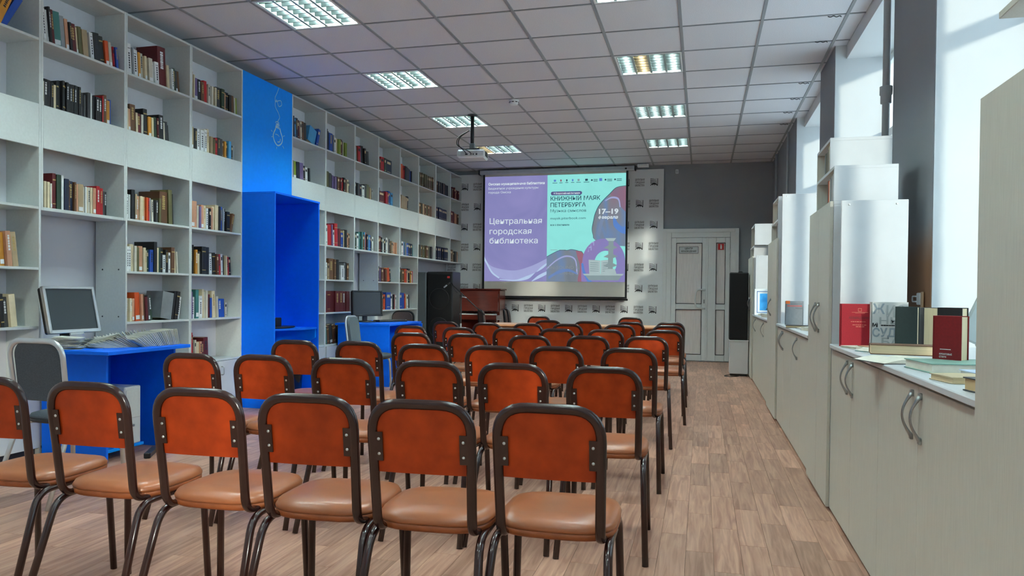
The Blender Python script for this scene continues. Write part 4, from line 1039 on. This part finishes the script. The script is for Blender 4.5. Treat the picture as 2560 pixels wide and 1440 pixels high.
lying('small white paperback lying on the middle worktop', .72, 5.30, .10, .14, .022, CNT['i'], 20, pages=m_paper)
lying('small brown book lying by the tall cabinet on the middle worktop', .80, 5.02, .09, .13, .03, CNT['u'], 30, pages=m_page)
# far worktop: framed picture
t = thing('framed_picture', 'small framed picture of a blue sky on the far worktop', 'picture', (.735, 9.30, ZT), 0)
b = MB()
for a in ((-.125, -.095, 0, .31), (.095, .125, 0, .31), (-.095, .095, 0, .03), (-.095, .095, .28, .31)): b.box(a[0], a[1], -.008, .008, a[2], a[3], .003)
b.build('frame', m_pvc, t); b = MB()
for a in ((-.098, -.092, .027, .283), (.092, .098, .027, .283), (-.098, .098, .027, .033), (-.098, .098, .277, .283)): b.box(a[0], a[1], -.010, -.007, a[2], a[3])
b.build('inner_edge', M('blue_edge', (40, 96, 170), .4), t)
MB().box(-.095, .095, -.004, .004, .03, .28).build('mount', m_pvc, t)
MB().box(-.065, .075, -.0055, -.004, .055, .255).build('print', M('sky_print', (30, 140, 224), .4, .15, 8, c2=(70, 180, 240)), t)
MB().prism([(.0, .062), (.075, .062), (.075, .16), (.05, .185), (.035, .15), (.03, .10)], 'y', -.0064, -.0056).build('rock_print', M('rock_print', (70, 80, 92), .6, .3, 60), t)
for k, (x, y, c, th) in enumerate(((.70, 9.05, 'i', .02), (.72, 8.82, 'w', .03), (.76, 8.6, 'd', .02), (.72, 8.35, 'i', .03))):
    lying(['ivory booklet lying just below the framed picture', 'white book lying second below the framed picture', 'charcoal book lying third below the framed picture', 'thick ivory book lying nearest on the far worktop'][k], x, y, .12, .17, th, CNT[c], 20*k-10, pages=m_paper)
# books in the shelf tiers
def tier_row(y, spec, z, where):
    n = 0
    for tok in spec.split():
        c = tok[0]; t, h = tok[1:].split('/'); t = int(t)/1000; h = int(h)/1000
        # on this wall spines look -X
        stuff_book((XR+.006, y+t, z+.0005), Matrix.Rotation(math.pi, 3, 'Z'), c, t, h, .13, None)
        y += t+.0008; n += 1
tier_row(3.95, 's30/148 w14/140 y22/142 i12/138 y26/135 d20/130 w16/128 c12/120 o26/125 u30/128', 1.527, 'in the lower shelf tier above the red book')
tier_row(4.08, 't16/132 c12/128 k14/126 c16/130 d22/120 t14/118 d20/112 q24/110 d24/112 y22/108', 1.700, 'in the upper shelf tier above the red book')
tier_row(6.72, 'w18/140 k22/145 w14/138 d24/140 i22/132 k20/138 d26/130', 1.545, 'in the lower shelf tier above the grey album')
tier_row(6.72, 'w16/150 d24/155 k20/150 w20/142 d26/150 u22/140', 1.715, 'in the upper shelf tier above the grey album')
tier_row(9.62, 'u30/200 d34/190 k30/185', 1.68, 'in the shelf tier above the framed picture')

STUFF.cur = 0
tag(STUFF.build('distant_books', SMATS), 'many smaller mixed books filling the far bookcases and the shelf tiers', 'books', kind='stuff')
# pipes on the window wall
def pipe(x, y, z0, z1, r, label, collar=None):
    t = thing('pipe', label, 'pipe', (x, y, z0)); m = M('grey_pipe_paint', (176, 182, 186), .5, .05)
    MB((x, y, z0)).tube([(x, y, z0), (x, y, z1)], r, n=14).build('run', m, t)
    if collar:
        b = MB((x, y, z0)); b.lathe([(r*1.0, collar-.05), (r*1.5, collar-.045), (r*1.5, collar+.0), (r*1.75, collar+.005), (r*1.75, collar+.05), (r, collar+.055)], 14, (x, y, 0)); b.build('collar', m, t)
    return t
pipe(1.015, 4.70, 1.87, 3.142, .020, 'grey heating pipe with a collar at the near pier', 2.22)
pipe(1.02, 11.35, 0, 3.10, .018, 'grey heating pipe near the far right corner')
pipe(1.025, 9.95, 1.96, 3.12, .012, 'thin dark cable conduit beside the farthest window')
# ================================================================== FAR END: BACKDROP, SCREEN, SLIDE
YD = 12.17
bd = thing('press_backdrop', 'white press backdrop printed with book logos and library name', 'backdrop', (-2.4, YD, 0)); L = bd.location
m_vinyl = M('satin_white_vinyl', (232, 238, 240), .33, .02, 3)
MB(L).box(-4.29, -.613, YD, YD+.012, .02, 3.075, .002).build('sheet', m_vinyl, bd)
b = MB(L)
for x in (-4.28, -.625): b.box(x-.012, x+.012, YD+.012, YD+.035, 0, 3.075)
b.box(-4.28, -.625, YD+.012, YD+.035, 3.04, 3.075); b.build('frame', m_metal, bd)
b = MB(L)
for x in (-2.4, -.8): b.box(x-.02, x+.02, YD-.2, YD+.03, 0, .02, .002)
b.build('foot', m_metal, bd)
m_logo = M('logo_black', (34, 36, 40), .5)
lg = MB()
def bez(p, q, r, n=8): return [((1-t)**2*p[0]+2*t*(1-t)*q[0]+t*t*r[0], (1-t)**2*p[1]+2*t*(1-t)*q[1]+t*t*r[1]) for t in [k/n for k in range(n+1)]]
def leaf_strip(up, dn):
    for a in range(len(up)-1): lg.prism([dn[a], dn[a+1], up[a+1], up[a]], 'y', -.0004, .0004)
for z0, z1, ze in ((.115, .105, .066), (.093, .081, .052), (.071, .058, .041), (.049, .036, .031)):      # pages fanning to the left
    leaf_strip(bez((0, z0), (.070, z0+.006), (.107, ze)), bez((0, z1), (.060, z1+.014), (.107, ze-.003)))
leaf_strip(bez((.076, .115), (.094, .112), (.107, .078)), bez((.086, .115), (.098, .108), (.107, .072)))
lg.box(.110, .119, -.0004, .0004, 0, .115)
leaf_strip(bez((0, .004), (.03, .066), (.107, .024)), bez((.0, .0), (.04, .030), (.107, .010)))
for x0, x1, h in ((0, .012, .012), (.036, .046, .025), (.064, .074, .025), (.098, .112, .016)): lg.prism([(x0, 0), (x1-.003, 0), (x1+.003, h), (x0+.002, h)], 'y', -.0004, .0004)
lg_me = lg.mesh('logo', m_logo)
for row in range(8):
    z = 2.868-.3432*row
    for k in range(16):
        x = -.766-.2285*k
        if x < -4.2: continue
        if (row+k) % 2 == 0: inst('logo', lg_me, bd, (x-.06-L.x, -.0008, z-.058))
        else:
            for q, s in enumerate(('ЦЕНТРАЛЬНАЯ', 'ГОРОДСКАЯ', 'БИБЛИОТЕКА')):
                text(s, x-.075-L.x, -.0008, z+.028-.046*q, .15, .032, m_logo, bd, bold=.02)

YS = 12.05
ps = thing('projection_screen', 'pull-down projection screen showing a purple and turquoise slide', 'screen', (-2.39, YS, 1.0)); L = ps.location
m_scrw = M('matt_white_screen', (214, 212, 204), .9, .015, 6)
MB(L).box(-3.60, -1.17, YS, YS+.002, .985, 3.06).build('black_border', m_black, ps)
MB(L).box(-3.567, -1.203, YS-.0012, YS-.0002, 1.012, 3.05).build('fabric', m_scrw, ps)
MB(L).tube([(-3.615, YS, .968), (-1.155, YS, .968)], .016, n=12).build('bottom_bar', m_black, ps)
MB(L).box(-3.655, -1.065, YS-.045, YS+.055, 3.045, 3.115, .012).build('roller_case', M('cased_white_metal', (190, 198, 204), .35), ps)
for x in (-3.66, -1.06): MB(L).box(x-.012, x+.012, YS-.047, YS+.057, 3.04, 3.12, .006).build('end_cap', m_dark, ps)
MB(L).box(-1.22, -1.19, YS-.047, YS-.044, 3.06, 3.085).build('switch', m_black, ps)
# slide: pixel-like slide coordinates (u to the right 0..352, v downward 0..268)
SX0, SZ0, SU, SV = -3.565, 3.010, 2.362/352, 1.757/268
lay = [0]
def U(u, v):
    u, v = min(max(u, 0), 352), min(max(v, 0), 268)
    return (SX0+u*SU, SZ0-v*SV)
def flat(name, pts, mat, closed=True):
    lay[0] += 1; y = YS-.0014-.0003*lay[0]
    return MB(L).prism([U(*p) for p in pts], 'y', y, y+.0001).build(name, mat, ps)
def fan(name, left, right, mat):
    """strip between two polylines"""
    lay[0] += 1; y = YS-.0014-.0003*lay[0]; b = MB(L); n = len(left)
    for i in range(n-1): b.prism([U(*left[i]), U(*left[i+1]), U(*right[i+1]), U(*right[i])], 'y', y, y+.0001)
    return b.build(name, mat, ps)
def stext(body, u, v, w, cap, mat, bold=0):
    """u,v = left end of baseline, w width, cap capital height, in slide units"""
    lay[0] += 1; y = YS-.0014-.0003*lay[0]; x, z = U(u, v)
    return text(body, x-L.x, y-L.y, z-L.z, w*SU, cap*SV, mat, ps, bold=bold)
def gmat(name, stops, scale, stretch=(1, 1, 1), s=.39, dist=2.0, rot=0):
    m = bpy.data.materials.new(name); m.use_nodes = True; N = m.node_tree.nodes; K = m.node_tree.links; p = N['Principled BSDF']
    tc = N.new('ShaderNodeTexCoord'); mp = N.new('ShaderNodeMapping'); mp.inputs['Scale'].default_value = stretch; mp.inputs['Rotation'].default_value = (0, rot, 0); K.new(tc.outputs['Object'], mp.inputs[0])
    nz = N.new('ShaderNodeTexNoise'); nz.inputs['Scale'].default_value = scale; nz.inputs['Detail'].default_value = 2; nz.inputs['Distortion'].default_value = dist; K.new(mp.outputs[0], nz.inputs['Vector'])
    rp = N.new('ShaderNodeValToRGB'); e = rp.color_ramp.elements
    while len(e) < len(stops): e.new(.5)
    for q, (f, c) in zip(e, stops): q.position = f; q.color = (*lin(c), 1)
    K.new(nz.outputs['Fac'], rp.inputs[0]); K.new(rp.outputs[0], p.inputs['Emission Color']); p.inputs['Emission Strength'].default_value = s
    p.inputs['Base Color'].default_value = (.03, .03, .03, 1); p.inputs['Specular IOR Level'].default_value = 0; p.inputs['Roughness'].default_value = .9
    return m
def g(name, c, s=.39):
    return gmat('slide_'+name, ((.3, tuple(x*.97 for x in c)), (.7, c)), 2, s=s)
purple = gmat('slide_purple', ((.3, (134, 134, 190)), (.7, (150, 146, 202))), .9)
aqua = g('aqua', (150, 240, 234)); white_ = g('white', (226, 240, 248)); ink_ = g('ink', (46, 78, 96)); lil = g('lilac', (170, 176, 224)); wav = g('wave', (190, 214, 246))
flat('purple_half', [(0, 0), (160, 0), (160, 268), (0, 268)], purple)
flat('aqua_half', [(160, 0), (352, 0), (352, 268), (160, 268)], aqua)
# swooshes at the foot of the purple half
def arc(p, n=14): return [tuple(q) for q in spl(p, n)]
fan('wave', arc([(0, 205), (14, 226), (40, 236), (80, 240), (120, 229), (160, 210)]), arc([(0, 212), (20, 248), (52, 262), (90, 264), (125, 250), (160, 222)]), lil)
fan('wave_edge', arc([(0, 205), (10, 224), (22, 244), (40, 258)]), arc([(0, 214), (9, 230), (20, 248), (38, 261)]), wav)
fan('wave_edge', arc([(40, 262), (80, 264), (110, 254), (130, 246)]), arc([(40, 264), (80, 267), (112, 262), (130, 247)]), wav)
fan('wave_edge', arc([(135, 243), (145, 232), (160, 221)]), arc([(135, 244), (150, 235), (160, 226)]), wav)
fan('wave_edge', arc([(122, 267), (140, 252), (160, 242)]), arc([(124, 267.5), (145, 258), (160, 250)]), wav)
for s_, u, v, w, c, bd_ in (('Омские муниципальные библиотеки', 9, 22, 144, 6.2, .03), ('Бюджетное учреждение культуры', 9, 33, 128, 5.6, 0), ('города Омска', 9, 43, 58, 5.6, 0),
                          ('Центральная', 13, 121, 134, 14.5, .004), ('городская', 13, 147, 108, 14.5, .004), ('библиотека', 13, 171, 124, 14.5, .004)):
    stext(s_, u, v, w, c, white_, bd_)
# silk clouds
silk = gmat('slide_silk', ((.30, (112, 122, 132)), (.46, (126, 136, 148)), (.54, (112, 140, 182)), (.62, (128, 136, 150)), (.75, (140, 126, 140))), .8, (1.6, 1, .6), .39, 1.2, .6)
silk_r = gmat('slide_silk_red', ((.3, (142, 108, 124)), (.5, (164, 106, 126)), (.7, (130, 116, 140))), .8, (1.6, 1, .6), .39, 1.2, .4)
edge_ = g('edge', (58, 96, 112))
cloud = arc([(352, 32), (330, 36), (313, 52), (300, 65), (288, 80), (279, 100), (275, 118), (272, 138), (275, 154), (278, 163), (300, 176), (352, 180)], 6)
flat('cloud_edge', [(u-1.2 if u < 351 else u, v-1.0) for u, v in cloud], edge_)
flat('silk_cloud', cloud, silk)
flat('silk_red', arc([(352, 33), (331, 37), (316, 52), (330, 60), (340, 82), (352, 96)], 6), silk_r)
fan('silk_fold', arc([(303, 66), (318, 58), (335, 62), (340, 84)]), arc([(303, 69), (318, 62), (333, 66), (337, 84)]), lil)
blue_ = g('blue', (96, 140, 214))
fan('silk_blue', arc([(322, 110), (324, 130), (340, 146), (352, 150)]), arc([(326, 104), (332, 120), (344, 132), (352, 130)]), blue_)
low = arc([(160, 206), (176, 197), (192, 190), (210, 190), (222, 188), (240, 192), (250, 197), (262, 230), (270, 268), (160, 268)], 6)
flat('cloud_edge', [(u, v-1.2) for u, v in low], edge_); flat('silk_low', low, silk)
flat('silk_low_red', arc([(232, 190), (250, 197), (258, 228), (262, 268), (238, 268), (243, 232), (236, 205)], 5), silk_r)
fan('silk_fold', arc([(160, 234), (185, 212), (210, 202), (232, 212), (238, 250)]), arc([(160, 238), (185, 216), (210, 206), (230, 215), (234, 250)]), lil)
stext('ON-SOUND &', 160, 236, 80, 8, g('faint', (140, 150, 158)), .0); stext('ON-LIFE', 192, 250, 46, 8, g('faint', (140, 150, 158)), .0)
# violet arch, pale opening, column and book
vio = gmat('slide_violet', ((.3, (150, 128, 186)), (.7, (132, 134, 196))), 1)
archo = [(249+51.5-51.5*math.cos(a)+0, 216-55*math.sin(a)) for a in [math.pi*k/24 for k in range(25)]]
flat('arch', [(247, 268)]+[(246, 230)]+archo+[(352, 230), (352, 268)], vio)
fan('arch_sheen', arc([(246, 222), (250, 245), (262, 268)]), arc([(251, 222), (257, 245), (273, 268)]), blue_)
fan('silk_streak', arc([(165, 255), (190, 240), (215, 236), (236, 246)]), arc([(165, 262), (190, 248), (215, 243), (236, 250)]), g('streak', (110, 140, 196)))
fan('silk_streak', arc([(284, 150), (290, 120), (300, 96)]), arc([(290, 156), (298, 122), (308, 92)]), g('streak2', (126, 144, 176)))
flat('arch_opening', [(305+27*math.cos(2*math.pi*k/32), 222-31*math.sin(2*math.pi*k/32)) for k in range(32)], aqua)
pale = g('pale', (176, 198, 200)); paleb = g('pale_shade', (140, 160, 164)); line_ = g('line', (110, 132, 138))
flat('plinth', [(254, 250), (346, 250), (336, 264), (266, 264)], paleb); flat('plinth_top', [(250, 248), (349, 248), (346, 252), (254, 252)], pale)
flat('book_page', [(264, 213), (293, 215), (293, 249), (266, 248)], pale); flat('book_page', [(294, 215), (318, 213), (318, 248), (294, 249)], pale)
for k in range(5):
    flat('book_line', [(268, 220+5*k), (289, 221+5*k), (289, 222+5*k), (268, 221+5*k)], line_); flat('book_line', [(298, 221+5*k), (312, 220+5*k), (312, 221+5*k), (298, 222+5*k)], line_)
flat('column', [(312, 166), (324, 166), (323, 236), (311, 236)], paleb); flat('column_cap', [(304, 160), (330, 160), (325, 167), (310, 167)], pale)
flat('column_base', [(306, 236), (328, 236), (332, 249), (302, 249)], pale)
for v in (178, 200, 222): flat('prow', [(300, v+6), (311, v), (324, v), (334, v+5), (324, v+9), (312, v+9)], paleb)
for u, v in ((268, 182), (262, 194)):
    flat('note', [(u, v), (u+2, v), (u+2, v-12), (u+9, v-14), (u+9, v-4), (u+7, v-4), (u+7, v-11), (u+2, v-9.5)], lil)
# logos strip along the top
for k, (u, w) in enumerate(((173, 12), (190, 8), (205, 7), (219, 8), (232, 11), (250, 14))):
    stext('▬' if False else 'I', u+w*.3, 17, 1.2, 5, ink_); flat('small_mark', [(u, 20), (u+w, 20), (u+w, 21.2), (u, 21.2)], ink_)
    flat('small_mark', [(u+w*.25, 13), (u+w*.7, 12), (u+w*.75, 17), (u+w*.3, 18)], (blue_, silk_r, ink_, blue_, paleb, ink_)[k])
for u, w in ((268, 16), (301, 18), (324, 18)):
    flat('small_mark', [(u+2.2*math.cos(a)+2, 16-2.2*math.sin(a)) for a in [2*math.pi*q/12 for q in range(12)]], ink_)
    for v in (14, 16.4, 18.8): flat('small_mark', [(u+6, v), (u+w, v), (u+w, v+1), (u+6, v+1)], ink_)
flat('small_mark', [(288, 12), (295, 12), (295, 19), (288, 19)], blue_)
pill = [(174+4.6*math.cos(a), 47-4.6*math.sin(a)) for a in [math.pi/2+math.pi*k/10 for k in range(11)]]+[(242+4.6*math.cos(a), 47-4.6*math.sin(a)) for a in [-math.pi/2+math.pi*k/10 for k in range(11)]]
flat('pill', pill, gmat('slide_pill', ((.35, (120, 84, 126)), (.65, (58, 96, 150))), 1.2, (1.5, 1, .1)))
stext('VI Всероссийский фестиваль', 176, 49.2, 66, 4.6, white_, .02)
stext('КНИЖНЫЙ МАЯК', 169, 65, 122, 10.5, ink_, .012); stext('ПЕТЕРБУРГА', 169, 81, 87, 10.5, ink_, .012); stext('Музыка смыслов', 169, 94, 88, 7.2, ink_); stext('mayak.piterbook.com', 169, 112, 87, 6.0, ink_)
stext('все о фестивале', 169, 128, 47, 4.6, ink_, .02)
for u, w in ((170, 22), (192, 20)): flat('small_mark', [(u, 190-2), (u+w*.8, 190-2), (u+w*.8, 190-1), (u, 190-1)], paleb)
stext('17–19', 288, 100, 47, 12.5, white_, .03); stext('февраля', 287, 112, 47, 7.5, white_, .03)

# ================================================================== PROJECTOR, DETECTOR
t = thing('projector', 'white projector hanging from a black ceiling pole', 'projector', (-2.63, 8.34, 2.62), math.radians(6))
MB().tube([(0, 0, .12), (0, 0, .522)], .022, n=14).build('pole', m_black, t)
MB().lathe([(.06, .512), (.06, .518), (.03, .522), (.024, .50)], 18).build('ceiling_flange', m_black, t)
MB().cbox((0, 0, .145), (.028, .028, .04), .004).build('clamp', M('grey_clamp', (110, 118, 124), .4, metal=.5), t)
MB().cbox((0, .02, .112), (.10, .09, .006), .003).build('mount_plate', m_dark, t)
bd_ = MB().cbox((0, .04, .055), (.165, .125, .048), .018).build('body', m_pvc, t)
MB().cbox((-.02, -.087, .050), (.10, .003, .030), .002).build('port_panel', m_board, t)
b = MB()
for x, w in ((-.05, .03), (.005, .012), (.03, .012), (.07, .018)): b.cbox((x, -.0905, .045), (w/2, .002, .009), .001)
b.build('ports', m_black, t)
MB().lathe([(.0, .0), (.03, .0), (.032, .004), (.0, .005)], 20, (-.125, -.088, .055), 'y').build('speaker_grille', m_board, t)
MB().cbox((.168, .02, .055), (.002, .07, .028), .001).build('vent', m_black, t)
MB().lathe([(.034, 0), (.036, .03), (.030, .034), (.0, .028)], 20, (.07, .163, .06), 'y').build('lens', m_dark, t)
for k in range(2):
    MB().tube(rpath([(-.02, -.02, .34), (-.14-.02*k, -.06, .25), (-.15-.02*k, -.11, .15), (-.06+.05*k, -.13, .07), (-.05+.06*k, -.088, .05)], .06), .006, n=8).build('cable', m_black, t)
t = thing('smoke_detector', 'round white smoke detector on the ceiling', 'smoke detector', (-1.99, 7.79, 3.138))
MB().lathe([(.055, 0), (.055, -.015), (.05, -.02), (.05, -.03), (.04, -.05), (.02, -.056), (.0, -.056)], 24).build('body', m_pvc, t)
b = MB()
for k in range(8): a = k*math.pi/4; b.cbox((.0505*math.cos(a), .0505*math.sin(a), -.026), (.012, .002, .004), 0, Matrix.Rotation(a+math.pi/2, 3, 'Z'))
b.build('slots', m_dark, t)
t = thing('wall_sensor', 'small white motion sensor high on the far wall', 'sensor', (-.41, YB-.001, 3.03)); MB().cbox((0, -.02, 0), (.025, .02, .035), .008).build('body', m_pvc, t); MB().cbox((0, -.041, -.005), (.016, .002, .018), .001).build('lens', m_board, t)

t = thing('junction_box', 'small white junction box under the ceiling right of the screen case', 'junction box', (-.93, 12.0, 3.085)); MB().cbox((0, 0, .02), (.09, .05, .022), .006).build('body', m_pvc, t); MB().cbox((0, -.051, .02), (.07, .002, .012), .001).build('lid', m_board, t)

# ================================================================== LOUDSPEAKERS
m_cloth = M('black_grille_cloth', (15, 16, 20), .8, .2, 300, bump=.15)
t = thing('loudspeaker', 'tall black loudspeaker with a red badge beside the piano', 'loudspeaker', (-3.83, 10.72, 0))
MB().box(-.205, .205, -.14, .24, .02, 1.37, .012).build('cabinet', m_black, t)
MB().box(-.19, .19, -.152, -.138, .05, 1.34, .006).build('grille', m_cloth, t)
for z in (.96, .52):
    MB().tube([(.155*math.cos(2*math.pi*k/36), -.153, z+.155*math.sin(2*math.pi*k/36)) for k in range(37)], .005, n=6).build('driver_ring', M('driver_ring_grey', (34, 34, 38), .4), t)
MB().box(.125, .165, -.156, -.151, 1.272, 1.302).build('badge', M('red_badge', (214, 50, 52), .4), t)
b = MB()
for x in (-.16, .16):
    for y in (-.09, .19): b.lathe([(.02, 0), (.02, .02)], 10, (x, y, 0))
b.build('foot', m_black, t)
t = thing('grey_cabinet', 'narrow grey metal cabinet between bookcase and loudspeaker', 'cabinet', (-4.16, 10.72, 0))
m_gm = M('grey_steel', (120, 126, 130), .35, .05, 6, metal=.4)
MB().box(-.12, .12, -.16, .26, 0, 1.36, .004).build('body', m_gm, t); MB().box(-.112, .112, -.172, -.16, .05, 1.34, .003).build('door', m_gm, t)
t = thing('loudspeaker', 'slim black loudspeaker on a white pedestal by the door', 'loudspeaker', (.472, 10.26, .472))
MB().box(-.118, .118, -.11, .12, .0, .885, .010).build('cabinet', m_black, t); MB().box(-.112, .112, -.128, -.112, .02, .875, .006).build('grille', m_cloth, t)
MB().lathe([(.0, .885), (.03, .885), (.028, .897), (.012, .905), (.0, .905)], 14, (.02, -.02, 0)).build('top_knob', m_black, t)
t = thing('speaker_pedestal', 'white box pedestal carrying the slim loudspeaker', 'pedestal', (.475, 10.26, 0))
MB().box(-.112, .122, -.13, .13, .03, .465, .004).build('box', m_white, t); MB().box(-.12, .128, -.137, .137, .456, .472, .002).build('top', m_white, t); MB().box(-.10, .11, -.115, .12, 0, .03).build('plinth', m_black, t)
o = MB().tube(rpath([(.38, 10.20, .006), (.30, 10.12, .006), (.30, 10.02, .006), (.37, 9.98, .006), (.46, 10.05, .006), (.49, 10.11, .006)], .05), .005, n=8).build('floor_cable', m_black)
tag(o, 'thin black cable looped on the floor before the white pedestal', 'cable')

# ================================================================== PIANO, MICROPHONE, LONG TABLE
m_mah = M('polished_mahogany', (112, 46, 36), .2, .12, 4, (1, 1, 8), coat=.6)
t = thing('piano', 'polished brown upright piano beside the tall black loudspeaker', 'piano', (-3.50, 11.66, 0), math.radians(-4))
MB().box(-.52, .30, .06, .34, .0, 1.10, .008).build('case', m_mah, t)
MB().box(-.54, .32, .04, .36, 1.10, 1.125, .006).build('lid', m_mah, t)
b = MB(); b._add([(-.50, .05, 1.09), (.28, .05, 1.09), (.34, -.13, .76), (-.56, -.13, .76), (-.50, .06, 1.09), (.28, .06, 1.09), (.34, -.10, .75), (-.56, -.10, .75)], [(0,1,2,3),(4,5,6,7),(0,1,5,4),(1,2,6,5),(2,3,7,6),(3,0,4,7)]); b.build('music_desk', m_mah, t)
MB().box(-.56, .34, -.22, .08, .62, .70, .008).build('key_bed', m_mah, t)
MB().box(-.52, .30, -.205, -.06, .70, .718, .002).build('white_keys', m_pvc, t)
b = MB()
for k in range(26):
    if k % 7 in (2, 6): continue
    x = -.50+.031*k; b.box(x, x+.012, -.15, -.06, .718, .728, .001)
b.build('black_keys', m_black, t)
for x in (-.54, .30): MB().box(x, x+.04, -.20, -.15, .0, .62, .006).build('leg', m_mah, t)
MB().box(-.50, .28, .03, .06, .05, .62, .004).build('lower_panel', m_mah, t)
t = thing('microphone_stand', 'black boom microphone stand in front of the piano', 'microphone stand', (-3.39, 10.28, 0))
MB().tube([(0, 0, .1), (0, 0, 1.0)], .010, n=10).build('pole', m_black, t)
for k in range(3):
    a = k*2*math.pi/3+.4; MB().tube([(0, 0, .16), (.27*math.cos(a), .27*math.sin(a), .012)], .008, n=8).build('leg', m_black, t)
MB().tube([(.36, 0, .735), (-.17, 0, 1.20)], .008, n=8).build('boom', m_black, t)
MB().cbox((0, 0, 1.005), (.02, .02, .025), .005).build('clutch', m_black, t); MB().tube([(.0, -.01, 1.0), (.09, -.02, .985)], .006, n=8).build('clutch_lever', m_silver, t)
MB().lathe([(.011, .55), (.013, .56), (.013, .60), (.011, .61)], 12).build('height_collar', m_silver, t)
mi = MB().tube([(-.17, 0, 1.20), (-.225, -.01, 1.16)], .012, n=10, taper=lambda f: 1-.2*f).build('microphone', m_black, t)
MB().tube([(-.215, -.012, 1.165), (-.26, -.018, 1.128)], .011, n=10).build('microphone_body', m_silver, t)
MB().tube(rpath([(-.16, .0, 1.21), (-.11, -.02, 1.16), (-.10, -.02, 1.10), (-.05, -.01, 1.05)], .04), .004, n=6).build('cable', m_black, t)
m_ttop = M('light_oak_top', (206, 150, 108), .35, .1, 4, (1, 8, 1))
t = thing('long_table', 'long light-oak table in front of the first audience row', 'table', (-1.45, 8.60, 0))
MB().box(-.98, .98, -.25, .27, .672, .694, .003).build('top', m_ttop, t); MB().box(-.94, .94, .20, .22, .25, .672, .002).build('modesty_panel', m_ttop, t)
for x in (-.94, .92): MB().box(x, x+.022, -.2, .22, 0, .672, .002).build('side_panel', m_ttop, t)
